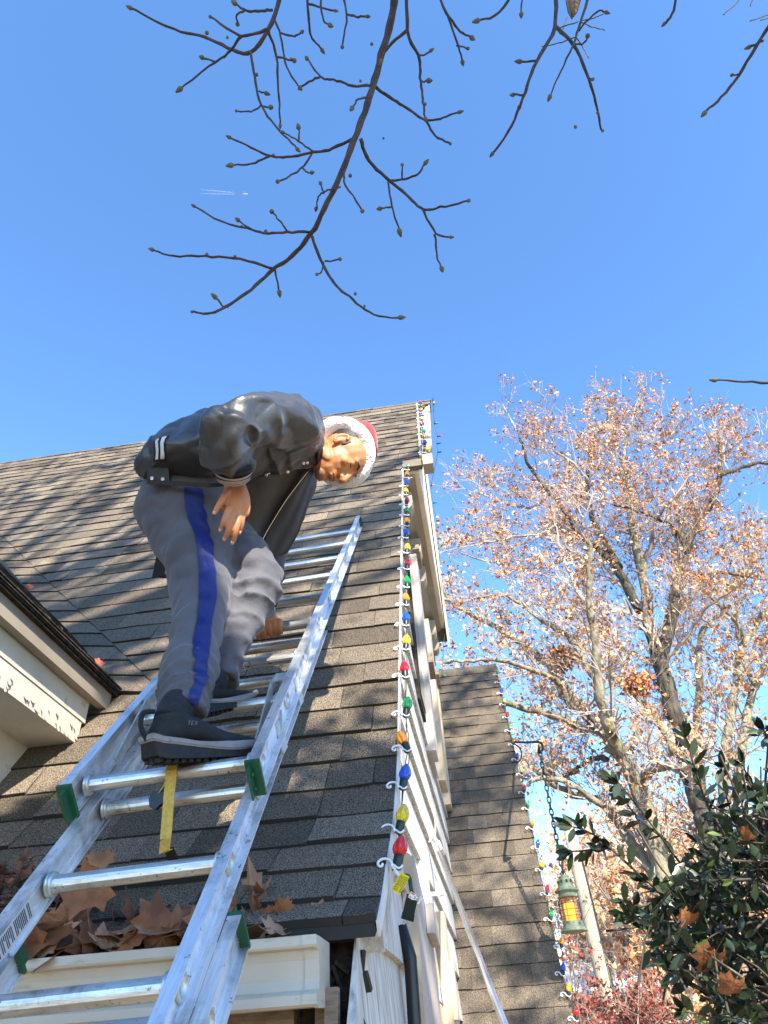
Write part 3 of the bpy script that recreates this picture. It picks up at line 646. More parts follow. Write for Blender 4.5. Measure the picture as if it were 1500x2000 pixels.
def light_string(name,label,L,wire_extra=None,group=None,ksz=1.0,clips=True):
    """L: list of (colour, base point, axis vector, left vector)"""
    th=thing(name,L[0][1],label,'string lights',group)
    wp_=[]
    for i,(c_,b_,ax,lf) in enumerate(L):
        ax=np.array(ax)/np.linalg.norm(ax); small=dist(b_)>3.2
        bulb_at(th,b_,ax,c_,ksz,small)
        m_=MB(); sock_at(m_,b_,ax,ksz); m_.build('socket',MT['socket'],th,smooth=True)
        if clips:
            m_=MB(); up=A(0,ca,sa); q=b_-ax*.020*ksz; tw_=(CAM-q); tw_/=np.linalg.norm(tw_); q=q+tw_*.022*ksz
            sockclip(m_,q+lf*.012*ksz,lf,up,.015*ksz); clip_mb(m_,q+lf*.014*ksz,lf,up,.0205*ksz); m_.build('clip',MT['cleat'],th,smooth=True)
        q=b_-ax*.029*ksz; wp_.append(q)
    m_=MB()
    for off in (0,.0035):
        pts=[]
        for i,q in enumerate(wp_):
            pts.append(q+A(off,0,0))
            if i<len(wp_)-1:
                for t in (.25,.5,.75):
                    z=wp_[i]*(1-t)+wp_[i+1]*t; sg=.25*4*t*(1-t)*min(.06,.25*np.linalg.norm(wp_[i+1]-wp_[i])); pts.append(z+A(.004*math.sin(i*2.3+9*t+off*900)+off,-sg*.5,-sg))
        m_.tube(pts,.0016,5)
    m_.build('wire',MT['wire'],th,smooth=True)
    return th,wp_
def sample_rake(py,dx=0):
    # distance along the sight line at which the rake passes this image height
    best=None
    for s in np.arange(-.1,S_END,.01):
        p=rp(RAKE+dx,s,.0); c=M.T@(p-CAM); y=1000+FPX*c[1]/c[2]
        if best is None or abs(y-py)<best[0]: best=(abs(y-py),c[2])
    return best[1]
main=[('red',779,1672,.22),('yellow',783,1606,.28),('blue',789,1523,.24),('amber',790,1453,-.38),('green',794,1385,.20),('red',790.5,1312,-.02),('yellow',793,1259,.15),('blue',793,1213,.05),('amber',793,1174,0),
 ('green',795,1140,.05),('red',795.5,1105,.12),('yellow',795,1074,.15),('blue',793.5,1045,.08),('amber',795,1022,.05),('green',795,1001,0),('red',794.5,981,.12),('yellow',793,962,0),('blue',794,945,.05),('amber',795,929,.1),('green',797,914,.05),('red',797,900,0)]
imr,imu=M@A(1,0,0),M@A(0,-1,0)
L=[]
for c_,x,y,t in main:
    d=sample_rake(y)-.03
    b_=at(x,y,d); upv=A(0,ca*.35,.95)+A(1,0,0)*t*.9; L.append((c_,b_,upv,A(-1,0,.0)))
ms,wps=light_string('string_lights','coloured faceted bulbs clipped along the near roof edge from plug to eave of the jetty',L,group='strings of coloured bulbs on the roof edges')
# plug, tags and lead of the main string
b0=wps[0]; d0=dist(b0)
pa=at(768,1700,d0-.02); pb_=at(781,1712,d0-.03); pc=at(803,1735,d0-.04); pd=at(806,1752,d0-.04)
c=MB(); c.tube(crom([b0,at(768,1694,d0-.01),pa],4),.0028,6); c.build('lead_wire',MT['wire'],ms,smooth=True)
c=MB(); c.tube(crom([pa+A(0,0,.008),at(774,1704,d0-.02),pb_],4),.0042,8); c.build('white_sleeve',MT['tagw'],ms,smooth=True)
c=MB(); c.tube(crom([pb_,at(798,1712,d0-.02),pc,pd],5),.0052,8); c.build('lead_wire',MT['wire'],ms,smooth=True)
def card(mb,quad,th=.0012):
    n_=np.cross(quad[1]-quad[0],quad[3]-quad[0]); n_=n_/np.linalg.norm(n_)*th
    mb.hexa([q-n_ for q in quad]+[q for q in quad])
dt=d0-.045
yq=[at(764,1737,dt),at(781,1747,dt-.004),at(800,1713,dt),at(783,1704,dt)]
c=MB(); card(c,yq); yt=c.build('yellow_tag',MT['tag'],ms)
c=MB()
def onq(q,u,v,e=.001):
    n_=np.cross(q[1]-q[0],q[3]-q[0]); n_/=np.linalg.norm(n_)
    if np.dot(n_,CAM-q[0])<0: n_=-n_
    return q[0]*(1-u)*(1-v)+q[1]*u*(1-v)+q[2]*u*v+q[3]*(1-u)*v+n_*e
for i,u in enumerate((.12,.24,.36,.5,.64,.76,.88)):
    v=.08
    while v<.9:
        l=rng.uniform(.03,.12) if i!=4 else .06
        if i!=4 or v>.3: c.add([onq(yq,u,v),onq(yq,u+.055,v),onq(yq,u+.055,min(.94,v+l)),onq(yq,u,min(.94,v+l))],[(0,1,2,3)])
        v+=l+.035
c.build('tag_print',MT['ink'],yt)
wq=[at(797,1752,dt-.01),at(818,1767,dt-.01),at(825,1754,dt-.006),at(803,1741,dt-.006)]
c=MB(); card(c,wq); wt=c.build('white_tag',MT['tagw'],ms)
c=MB()
for k in range(20):
    q0=2*math.pi*k/20;q1=q0+2*math.pi/20; f=lambda q,r:(.74+.11*math.cos(q)*r,.45+.33*math.sin(q)*r)
    c.add([onq(wq,*f(q0,1)),onq(wq,*f(q1,1)),onq(wq,*f(q1,.8)),onq(wq,*f(q0,.8))],[(0,1,2,3)])
for u,v,l in ((.70,.40,.08),(.70,.52,.08),(.5,.85,.3),(.42,.3,.1),(.42,.45,.1),(.42,.6,.1)): c.add([onq(wq,u,v),onq(wq,u+l,v),onq(wq,u+l,v+.08),onq(wq,u,v+.08)],[(0,1,2,3)])
c.build('tag_mark',MT['ink'],wt)
c=MB(); c.add([onq(wq,.05,.75),onq(wq,.34,.75),onq(wq,.34,.95),onq(wq,.05,.95)],[(0,1,2,3)]); c.add([onq(wq,.05,.15),onq(wq,.2,.15),onq(wq,.2,.3),onq(wq,.05,.3)],[(0,1,2,3)]); c.build('tag_mark',MT['tagr'],wt)
pl0=at(804,1756,dt); pl1=at(797,1789,dt); ax=pl1-pl0; ax/=np.linalg.norm(ax)
vw=pl0-CAM; vw/=np.linalg.norm(vw); sx=np.cross(ax,vw); sx/=np.linalg.norm(sx); sy=np.cross(sx,ax)
c=MB(); c.box((pl0+pl1)/2,.027,.048,.020,(sx,ax,sy)); c.box(pl0*.95+pl1*.05,.022,.010,.016,(sx,ax,sy)); c.box(pl1+ax*.002,.030,.004,.023,(sx,ax,sy)); c.build('plug',MT['socket'],ms)
c=MB()
for u in (-.0062,.0062):
    c.box(pl1+ax*.012+sx*u,.005,.020,.0016,(sx,ax,sy)); c.tube([pl1+ax*.018+sx*u-sy*.001,pl1+ax*.018+sx*u+sy*.001],.0036,10)
c.build('prong',MT['snap'],ms)
# short string on the jettied rake
L=[]
for c_,x,y,t in [('red',822.5,795,0),('green',823.3,803,0),('amber',824.4,810,0),('blue',825.2,821,.1),('yellow',825.8,828,0),('red',826.2,838,.1),('green',828,853,.25),('amber',829.6,863,.05),('blue',830.8,875,.05),('yellow',834,889,.9)]:
    nrm=A(0,-sa,ca); p=onp(x,y,nrm,rp(0,2.0)); L.append((c_,p+A(0,-.05,0),A(0,ca*.3,.95)+A(1,0,0)*t,A(-1,0,0)))
light_string('string_lights','short run of coloured bulbs up the jettied gable edge',L,group='strings of coloured bulbs on the roof edges',ksz=1.05)
L=[]
for c_,x,y,t in [('yellow',847.5,788,.1),('blue',845.5,781,.1)]:
    L.append((c_,onp(x,y,A(0,1,0),A(0,5.0,0)),A(t,0,1),A(-1,0,0)))
for c_,x,y,t in [('green',851,827,1),('red',857,852,1),('blue',856,866,1.5),('blue',858,883,1.5)]:
    L.append((c_,onp(x,y,A(0,1,0),A(0,5.45,0)),A(1,0,.1*t),A(-1,0,0)))
for c_,x,y,t in [('amber',844,948,1),('green',848.5,982,1),('red',855,1017,1),('green',858,1052,1),('red',864,1122,1),('green',866,1160,1),('red',873,1192,1),('yellow',872,1230,1),('blue',869,1262,1),('green',866,1320,1)]:
    L.append((c_,onp(x,y,A(0,1,0),A(0,6.3,0)),A(1,0,.15),A(-1,0,0)))
light_string('string_lights','dark wire of small bulbs dangling behind the rear bargeboard against the sky',L,group='strings of coloured bulbs on the roof edges',ksz=.62,clips=False)
L=[]
for c_,x,y in [('green',972,1318),('amber',975,1333),('blue',980,1354),('yellow',985,1376),('red',991,1401),('green',996,1427),('amber',1003,1454),('blue',1010,1483),('yellow',1019,1512),('red',1024,1547),('green',1031,1578),('amber',1039,1616),('blue',1050,1654),('yellow',1058,1697),('red',1068,1744),('green',1076,1793),('amber',1096,1846),('blue',1099,1898),('yellow',1110,1938),('red',1125,1985)]:
    nrm=A(0,-sa,ca); p=onp(x,y,nrm,wp(0,1.0)); L.append((c_,p+A(0,-.04,0),A(0,ca*.3,.95)+A(1,0,0)*.25,A(-1,0,0)))
light_string('string_lights','coloured bulbs along the right rake of the side wing beside the hanging lantern',L,group='strings of coloured bulbs on the roof edges',ksz=.95)
# ------------------------------------------------------------------ hanging lantern
ld=4.55
lt=at(1100,1706,ld); lan=thing('hanging_lantern',lt,'verdigris ship lantern glowing amber on a chain beside the wing roof','lantern')
s_=ld/1390.   # metres per photograph pixel there
K=lambda rows:[(r*s_,-t*s_*.89) for r,t in rows]
c=MB(); c.lathe(K([(5,4),(9,5),(10,8),(9,9),(12,14),(14,20),(15,26),(19,31),(23,34),(23,36),(17,37),(17,44),(19,45),(19,48),(15,49)][::-1]),lt,(0,0,1),20); hood=c.build('hood',MT['copper'],lan,smooth=True)
for k in range(9):
    c=MB(); q=2*math.pi*k/9; c.box(lt+A(math.cos(q)*14.6*s_,math.sin(q)*14.6*s_,-15*s_),3.2*s_,1.2*s_,5*s_,(A(-math.sin(q),math.cos(q),0),A(math.cos(q),math.sin(q),0),A(0,0,1))); c.build('vent_slot',MT['dark'],hood)
gl=[]
for i in range(22): gl.append((16.2+(.9 if i%2 else 0),50+i*2.0))
c=MB(); c.lathe(K(gl[::-1]),lt,(0,0,1),24); c.build('ribbed_glass',MT['amber_glass'],lan,smooth=True)
c=MB(); c.lathe(K([(3,56),(9,59),(10,64),(9,90),(3,93)][::-1]),lt,(0,0,1),14); c.build('lamp',MT['flame'],lan,smooth=True)
c=MB(); c.lathe(K([(17,93),(19,94),(18,98),(22,106),(25,110),(25,112),(20,113)][::-1]),lt,(0,0,1),20); bs=c.build('base',MT['copper'],lan,smooth=True)
c=MB()
for k in range(8):
    q=2*math.pi*(k+.5)/8; a=A(math.cos(q),math.sin(q),0); c.tube([lt+a*18*s_-A(0,0,47*s_*.89),lt+a*20.5*s_-A(0,0,58*s_*.89),lt+a*20.5*s_-A(0,0,86*s_*.89),lt+a*18*s_-A(0,0,95*s_*.89)],.5*s_,5)
for t in (60,72,84): c.tube([lt+A(math.cos(q),math.sin(q),0)*20.6*s_-A(0,0,t*s_*.89) for q in np.linspace(0,2*math.pi,25)],.45*s_,5)
c.build('wire_guard',MT['chain'],lan)
def ring(mb,c_,r1,r2,w_,nx,ny,n=12):
    mb.tube([c_+nx*r1*math.cos(q)+ny*r2*math.sin(q) for q in np.linspace(0,2*math.pi,n+1)],w_,5)
c=MB(); ring(c,lt+A(0,0,-1*s_),4.5*s_,6*s_,1.2*s_,A(1,0,0),A(0,0,1)); c.build('hanging_ring',MT['chain'],lan)
ctop=onp(1052,1462,A(0,1,0),lt); ctop[0]=lt[0]
ch=thing('chain',ctop,'dark iron link chain holding the lantern from a bracket','chain')
nl=int((ctop[2]-lt[2])/.040); 
for i in range(nl+1):
    z=lt[2]+.022+(ctop[2]-lt[2]-.02)*i/nl; c=MB(); nx=A(1,0,0) if i%2 else A(.35,.94,0)
    ring(c,A(lt[0],lt[1],z),.012,.026,.0048,nx,A(0,0,1),10); c.build('link',MT['chain'],ch,smooth=True)
hk=thing('wall_hook',ctop,'black iron hook bracket reaching from the wing roof edge to the chain','hook')
h0=onp(1004,1449,A(0,-sa,ca),wp(0,1.0)); dk=dist(ctop)
c=MB(); c.tube(crom([h0,at(1030,1450,(dk+dist(h0))/2),at(1050,1449,dk),at(1058,1453,dk),at(1060,1464,dk),at(1052,1470,dk),ctop],4),.0095,7); c.tube(crom([h0+A(.0,0,-.02),at(1016,1462,dist(h0)),at(1018,1480,dist(h0)),at(1008,1492,dist(h0))],4),.007,6); c.build('hook_arm',MT['chain'],hk,smooth=True)
# ------------------------------------------------------------------ polished pole tied to the wall
pt0=at(850,1642,3.62); pt1=at(985,2000,2.42); pt1=pt1+(pt1-pt0)*.9
po=thing('metal_pole',pt1,'shiny round metal pole slanting down from the siding corner across the wing roof','pole')
c=MB(); c.tube([pt0,pt1],[.0125,.0138],16); c.build('tube',MT['pole'],po,smooth=True)
c=MB(); c.tube([pt0-(pt1-pt0)*.004,pt0+(pt1-pt0)*.01],.016,12); c.build('end_ferrule',MT['galv'],po,smooth=True)
cdn=thing('white_cord',pt0,'white cord knotted round the top end of the metal pole','cord')
c=MB()
for q in range(4): ring(c,pt0+(pt1-pt0)*(.012+.006*q),.019,.019,.004,A(1,0,0),A(0,.5,.87))
c.tube(crom([pt0,pt0+A(.01,0,.10),pt0+A(.005,-.02,.17)],4),.0035,6); c.tube(crom([pt0,at(862,1655,3.66),at(868,1668,3.8)],4),.007,6); c.tube(crom([pt0,at(845,1632,3.6),at(838,1645,3.55)],4),.0035,6)
c.build('knot',MT['cord'],cdn,smooth=True)
# ------------------------------------------------------------------ person
per_loc=lp(-.05,0,.02)
per=thing('person',per_loc,'man in santa hat, black varsity jacket and grey track pants bending over on the ladder','person')
HC=at(664,893,2.45)       # centre of the head
cx_,cy_,cz_=M@A(1,0,0),M@A(0,1,0),M@A(0,0,1)     # image right, image down, away
def cv(a,b,c): v=cx_*a+cy_*b+cz_*c; return v/np.linalg.norm(v)
U=cv(.90,-.16,.36); Fh=cv(.10,.74,-.66); Fh=Fh-U*np.dot(U,Fh); Fh/=np.linalg.norm(Fh); Sh=np.cross(Fh,U)   # head up, forward, its right side
def hp(s,f,u): return HC+Sh*s+Fh*f+U*u
body=MB()
HA=(Sh,Fh,U)
body.ball(hp(0,-.010,.034),1,20,14,HA,(.0765,.094,.087))
body.ball(hp(0,.022,-.015),1,18,12,HA,(.064,.068,.075))
body.ball(hp(0,.032,-.060),1,16,10,HA,(.050,.052,.046))
body.ball(hp(0,.064,-.090),1,12,8,HA,(.023,.019,.019))    # chin
body.ball(hp(0,.066,.030),1,16,8,HA,(.052,.020,.012))    # brow
for s_ in (-1,1):
    body.ball(hp(s_*.041,.062,-.012),1,12,8,HA,(.019,.018,.016))   # cheekbone
    body.ball(hp(s_*.031,.066,.012),1,12,8,HA,(.0150,.0135,.0115)) # lids
    body.ball(hp(s_*.047,.020,-.062),1,12,8,HA,(.014,.035,.022))   # jaw corner
    body.ball(hp(s_*.0105,.097,-.028),1,10,6,HA,(.008,.010,.0075)) # nostril wing
    # ear
    e=[hp(s_*(.074+.010*math.sin(q/1.)*.0+.006),-.012-.014*math.cos(q),.000+.026*math.sin(q)) for q in np.linspace(-2.0,2.6,12)]
    body.tube(e,.0058,6); body.ball(hp(s_*.073,-.010,-.004),1,10,8,HA,(.007,.011,.021)); body.ball(hp(s_*.075,-.004,-.026),1,8,6,HA,(.006,.008,.010))
loft(body,[(*hp(0,.076,.022),.0075,.008),(*hp(0,.090,.002),.008,.009),(*hp(0,.103,-.018),.0105,.010),(*hp(0,.108,-.027),.0115,.011),(*hp(0,.098,-.036),.008,.007)],Sh,5,12)
body.ball(hp(0,.079,-.050),1,12,8,HA,(.025,.012,.015))
body.ball(hp(0,.0875,-.0535),1,12,6,HA,(.021,.0085,.0050)); body.ball(hp(0,.0860,-.0640),1,12,6,HA,(.018,.0085,.0058))
def P3(x,y,d): return at(x,y,d)
# neck, torso, arms, legs of the one continuous body
nk=[(*hp(0,-.030,-.040),.058,.056),(*hp(0,-.040,-.085),.058,.056),(*P3(606,872,2.42),.066,.062),(*P3(575,865,2.40),.085,.085)]
loft(body,nk,cz_,5,18)
tor=[(*P3(585,865,2.42),.09,.065),(*P3(540,855,2.40),.14,.085),(*P3(470,868,2.36),.14,.085),(*P3(410,890,2.33),.12,.08),(*P3(365,925,2.30),.11,.09),(*P3(358,990,2.28),.11,.09)]
loft(body,tor,cz_,5,24)
shR,elR,wrR=P3(560,838,2.24),P3(438,838,2.02),P3(456,938,2.06)
shL,elL,wrL=P3(575,895,2.60),P3(522,1085,2.66),P3(516,1203,2.46)
loft(body,[(*shR,.05,.05),(*(shR*.5+elR*.5),.045,.045),(*elR,.038,.038)],cz_,4,14); loft(body,[(*elR,.038,.038),(*(elR*.4+wrR*.6),.036,.034),(*wrR,.024,.028)],cz_,4,14)
loft(body,[(*shL,.05,.05),(*elL,.034,.034)],cz_,4,14); loft(body,[(*elL,.034,.034),(*(elL*.5+wrL*.5),.032,.032),(*wrL,.024,.022)],cz_,4,14)
hipR,kneeR,ankR=P3(362,1000,2.20),P3(393,1175,1.94),P3(345,1382,1.60)
hipL,kneeL,ankL=P3(395,985,2.38),P3(500,1132,2.10),P3(425,1330,1.86)
for h_,k_,a_ in ((hipR,kneeR,ankR),(hipL,kneeL,ankL)):
    loft(body,[(*h_,.065,.065),(*(h_*.5+k_*.5),.048,.048),(*k_,.036,.036)],cz_,4,14); loft(body,[(*k_,.030,.030),(*(k_*.65+a_*.35),.027,.027),(*a_,.024,.024)],cz_,4,14)
# right hand resting on the thigh: palm and five digits
def digit(pts,rad):
    P=[P3(*p) for p in pts]; loft(body,[(*p,r,r*.92) for p,r in zip(P,rad)],cz_,3,10); body.ball(P[-1],rad[-1]*.98,10,7)
    return P
loft(body,[(*wrR,.021,.029),(*P3(459,955,2.045),.019,.034),(*P3(461,975,2.03),.017,.041),(*P3(461,995,2.015),.014,.042),(*P3(460,1007,2.01),.011,.038)],cz_,4,18)
digs=[ [(446,958,2.03),(436,974,2.005),(427,988,1.99),(419.5,1001,1.985)],
       [(447,992,2.005),(441,1008,1.985),(436,1021,1.975),(431.5,1033,1.98)],
       [(457,1000,2.005),(452,1020,1.98),(446,1037,1.972),(439.5,1051,1.98)],
       [(466,1000,2.01),(464,1021,1.985),(460,1041,1.978),(455,1058,1.985)],
       [(473,994,2.02),(474,1011,2.005),(472,1026,2.0),(468.5,1039,2.0)] ]
rads=[[.0125,.0120,.0105,.0085],[.0112,.0105,.0095,.0075],[.0112,.0106,.0096,.0078],[.0108,.0100,.0090,.0074],[.0098,.0088,.0080,.0066]]
tips=[digit(d_,r_) for d_,r_ in zip(digs,rads)]
# left hand wrapped round the fourth rung
RG=lp(.030,.305*3,0)
loft(body,[(*wrL,.024,.026),(*P3(528,1222,2.42),.022,.032),(*(RG+Ln*.030+Lr*.0),.016,.040)],cz_,4,16)
for i,du in enumerate((-.034,-.012,.010,.030)):
    c0=RG+Lr*du; P=[c0+Ln*.026+Ld*.010,c0+Ln*.024-Ld*.014,c0+Ln*.006-Ld*.027,c0-Ln*.014-Ld*.022,c0-Ln*.024-Ld*.006]
    loft(body,[(*p,r,r) for p,r in zip(P,(.0115,.0112,.0105,.0095,.008))],Lr,3,10); body.ball(P[-1],.0085,8,6)
c0=RG+Lr*.045; P=[c0+Ln*.02+Ld*.006-Lr*.02,c0+Ln*.024-Ld*.012,c0+Ln*.004-Ld*.028,c0-Ln*.014-Ld*.024]
loft(body,[(*p,r,r) for p,r in zip(P,(.014,.013,.011,.009))],Lr,3,10)
def remesh(o,vs,smooth=2,disp=None):
    m=o.modifiers.new('remesh','REMESH'); m.mode='VOXEL'; m.voxel_size=vs; m.use_smooth_shade=True
    if smooth: s=o.modifiers.new('smooth','SMOOTH'); s.iterations=smooth; s.factor=.5
    for nm,size,st in (disp or []):
        t=bpy.data.textures.new(nm,'CLOUDS'); t.noise_scale=size; t.noise_depth=1; t.noise_type='HARD_NOISE'
        d=o.modifiers.new('folds','DISPLACE'); d.texture=t; d.strength=st; d.mid_level=.35; d.texture_coords='LOCAL'
    return o
bo=body.build('body',MT['skin'],per,smooth=True); remesh(bo,.0036,3)
# face details
c=MB()
for s_ in (-1,1): c.tube([hp(s_*.014,.086,.030),hp(s_*.030,.0865,.036),hp(s_*.046,.077,.032)],[.0030,.0036,.0020],6)
c.build('eyebrow',MT['hair'],per,smooth=True)
c=MB()
for s_ in (-1,1): c.tube([hp(s_*.019,.0785,.0085),hp(s_*.031,.0805,.0050),hp(s_*.044,.0735,.0085)],[.0012,.0016,.0012],6)
c.build('eyelashes',MT['hair'],per,smooth=True)
c=MB(); c.tube(crom([hp(-.021,.085,-.0545),hp(-.010,.0935,-.0530),hp(0,.0955,-.0535),hp(.010,.0935,-.0530),hp(.021,.085,-.0545)],3),.0032,6)
c.tube(crom([hp(-.018,.085,-.0625),hp(0,.0935,-.0635),hp(.018,.085,-.0625)],3),.0038,6); c.build('lips',MT['lip'],per,smooth=True)
c=MB(); c.ball(hp(0,.0635,-.0935),1,18,10,HA,(.0255,.0205,.0178)); o=c.build('chin_stubble',MT['stubble'],per,smooth=True)
c=MB(); c.ball(hp(0,-.036,.050),1,24,16,HA,(.0790,.086,.080))
for s_ in (-1,1): c.ball(hp(s_*.068,.006,.018),1,10,8,HA,(.007,.009,.024))
c.build('hair',MT['hair'],per,smooth=True)
for P,r,t in zip(tips,rads,(0,1,2,3,4)):
    d=P[-1]-P[-2]; d/=np.linalg.norm(d); nn=-cz_-d*np.dot(-cz_,d); nn/=np.linalg.norm(nn)
    c=MB(); c.ball(P[-1]+nn*r[-1]*.70+d*.001,1,10,6,(np.cross(d,nn),d,nn),(.0052,.0068,.0025)); c.build('fingernail',MT['nail'],per,smooth=True)
# trousers
tr=MB()
def rdg0(x): return (1-abs(math.sin(x)))**1.6-.35
def leg(mb,C,folds):
    def disp(s,q,t):
        f=0
        for a,b,fr,ph,am in folds:
            wgt=max(0,1-abs(t-a)/b); f+=wgt*am*2.2*rdg0(fr*t*3.14+ph+1.5*math.sin(q+ph)+.8*math.cos(2*q+ph))
        return f
    loft(mb,C,cz_,10,40,disp)
legR=[(*P3(345,940,2.27),.115,.110),(*P3(360,985,2.22),.138,.150),(*P3(377,1050,2.14),.118,.118),(*P3(391,1110,2.04),.098,.094),(*P3(394,1170,1.95),.082,.080),(*P3(384,1225,1.86),.072,.071),(*P3(376,1275,1.78),.067,.066),(*P3(366,1330,1.69),.068,.065),(*P3(357,1372,1.63),.062,.060),(*P3(352,1392,1.61),.056,.056)]
leg(tr,legR,[(.86,.20,20,.3,.0085),(.60,.2,9,1.0,.0035),(.3,.3,6,2.0,.003)])
legL=[(*P3(365,950,2.40),.12,.12),(*P3(400,1010,2.38),.112,.108),(*P3(440,1062,2.28),.100,.096),(*P3(478,1100,2.18),.090,.086),(*P3(500,1138,2.11),.080,.078),(*P3(488,1180,2.06),.074,.074),(*P3(457,1235,2.00),.062,.062),(*P3(438,1290,1.93),.056,.054),(*P3(426,1332,1.88),.056,.054)]
leg(tr,legL,[(.60,.2,14,.4,.010),(.85,.2,12,1.4,.007),(.28,.3,9,.8,.006)])
to=tr.build('trousers',MT['trouser'],per,smooth=True); remesh(to,.007,2,[('trouser_folds',.12,.020)])
def wrap(o,target,off,sub=0):
    m=o.modifiers.new('wrap','SHRINKWRAP'); m.target=target; m.wrap_method='PROJECT'; m.wrap_mode='ABOVE_SURFACE'
    m.use_negative_direction=True; m.use_positive_direction=True; m.project_limit=.3; m.use_project_x=m.use_project_y=m.use_project_z=False; m.offset=off
    m.wrap_method='NEAREST_SURFACEPOINT'; m.wrap_mode='OUTSIDE_SURFACE'
def strip(mb,L,Rr,d,n=8,m_=5):
    """grid between two measured edges, at the given distances"""
    Lc=crom([(x,y,z) for (x,y),z in zip(L,d)],n); Rc=crom([(x,y,z) for (x,y),z in zip(Rr,d)],n); k=len(Lc); V=[]
    for a,b in zip(Lc,Rc):
        for j in range(m_): t=j/(m_-1); q=a*(1-t)+b*t; V.append(P3(*q))
    mb.add(V,[(i*m_+j,i*m_+j+1,(i+1)*m_+j+1,(i+1)*m_+j) for i in range(k-1) for j in range(m_-1)])
Ledge=[(360,940),(362,985),(380,1045),(388,1100),(389,1160),(384,1215),(374,1270),(374,1300),(379,1330),(368,1362),(362,1398)]
Redge=[(400,938),(404,985),(420,1045),(428,1100),(430,1160),(424,1215),(412,1270),(408,1300),(412,1330),(404,1362),(398,1402)]
dd=[2.06,2.04,2.00,1.93,1.865,1.79,1.71,1.665,1.62,1.58,1.545]
for nm,ex,off,mt in (('stripe_piping',1.6,.0015,'ink'),('blue_side_stripe',0,.0035,'stripe')):
    c=MB(); strip(c,[(x-ex,y) for x,y in Ledge],[(x+ex,y) for x,y in Redge],dd,10,9); o=c.build(nm,MT[mt],per,smooth=True); wrap(o,to,off)
# socks and shoes
def shoe(heel,toe,ankle,upv,label):
    L=toe-heel; Ln_=np.linalg.norm(L); f=L/Ln_; up=upv-f*np.dot(upv,f); up/=np.linalg.norm(up); sd=np.cross(f,up)
    k=Ln_/.29
    def sp(x,y,z): return heel+f*x*k+sd*y*k+up*z*k
    out=[(-.004,.020),(.0,.034),(.03,.040),(.08,.036),(.12,.034),(.17,.042),(.21,.047),(.25,.042),(.275,.030),(.290,.012)]
    # spring of the sole (toe and heel lift)
    def lift(x): return .016*max(0,(x-.19)/.10)**2+.012*max(0,(.03-x)/.04)**2
    def layer(mb,z0,z1,g0,g1,seg=3):
        Lp=crom([(x,w) for x,w in out],seg); ring0=[(x,w) for x,w in Lp]+[(x,-w) for x,w in Lp[::-1]]; V=[]
        for z,gx in ((z0,g0),(z1,g1)):
            for x,w in ring0: 
                bx=.14+(x-.14)*(1+gx/.14); V.append(sp(bx,w+math.copysign(gx,w),lift(x)+(z if not callable(z) else z(x))))
        n=len(ring0); mb.add(V,[tuple(range(n-1,-1,-1)),tuple(range(n,2*n))]+[(i,(i+1)%n,n+(i+1)%n,n+i) for i in range(n)])
    zmid=lambda x:.020+.006*math.sin(x*22)+.012*max(0,(.10-x)/.1)
    ztop=lambda x:.034+.014*max(0,(.10-x)/.1)+.004*math.sin(x*20)
    a=MB(); layer(a,0.0,zmid,-.004,.0005); 
    for i in range(14):
        x=.012+i*.0195; w=np.interp(x,[o_[0] for o_ in out],[o_[1] for o_ in out])
        for y in (-.6,0,.6): a.box(sp(x,y*w,lift(x)-.003),.011*k,.45*w*k,.009*k,(f,sd,up))
        for y in (-1,1): a.box(sp(x,y*(w-.001),lift(x)+.006),.009*k,.006,.012*k,(f,sd,up))
    so_=a.build('outsole',MT['outsole'],per,smooth=False)
    a=MB(); layer(a,zmid,ztop,.0025,.0035); layer(a,lambda x:zmid(x)+.004,lambda x:ztop(x)-.003,.005,.005); a.build('midsole',MT['sole'],per,smooth=False)
    a=MB()
    rows=[(.006,.034,.030,.050),(.03,.062,.036,.045),(.06,.070,.038,.048),(.10,.068,.038,.040),(.14,.058,.041,.034),(.18,.048,.044,.026),(.22,.043,.044,.021),(.255,.041,.036,.018),(.284,.042,.018,.010)]
    n=20; rr=crom(rows,4); V=[]
    for x,zc,w,h in rr:
        for j in range(n):
            q=2*math.pi*j/n; V.append(sp(x,w*math.cos(q)*1.0,zc-.006+h*math.sin(q)*(1 if math.sin(q)>0 else .65)))
    kk=len(rr); a.add(V,[(i*n+j,i*n+(j+1)%n,(i+1)*n+(j+1)%n,(i+1)*n+j) for i in range(kk-1) for j in range(n)]+[tuple(range(n-1,-1,-1)),tuple((kk-1)*n+j for j in range(n))])
    c0=sp(.055,0,.085); loft(a,[(*sp(.055,0,.06),.036*k,.042*k),(*sp(.052,0,.090),.034*k,.040*k),(*(sp(.05,0,.105)),.033*k,.038*k)],sd,4,18)
    up_=a.build('shoe_upper',MT['shoe'],per,smooth=True); remesh(up_,.0055,2)
    a=MB(); a.tube(crom([sp(-.004,0,.045),sp(-.020,0,.075),sp(-.014,0,.105),sp(.012,0,.108)],4),.0055,6); a.build('pull_loop',MT['shoe'],per,smooth=True)
    a=MB(); loft(a,[(*sp(.05,0,.085),.031,.036),(*(sp(.05,0,.10)*.5+ankle*.5),.034,.037),(*ankle,.040,.042)],sd,6,28,disp=lambda s,q,t:.0012*math.sin(14*q)); a.build('sock',MT['knit'],per,smooth=True)
    return sp,f,sd,up,k
heelR,toeR=P3(290,1487,1.475),P3(500,1480,1.66)
spR=shoe(heelR,toeR,P3(350,1378,1.60),A(0.08,-.15,1),'R')
heelL,toeL=P3(385,1392,1.80),P3(505,1378,1.95)
spL=shoe(P3(372,1402,1.74),P3(500,1376,1.92),P3(424,1336,1.85),A(.0,-.1,1),'L')
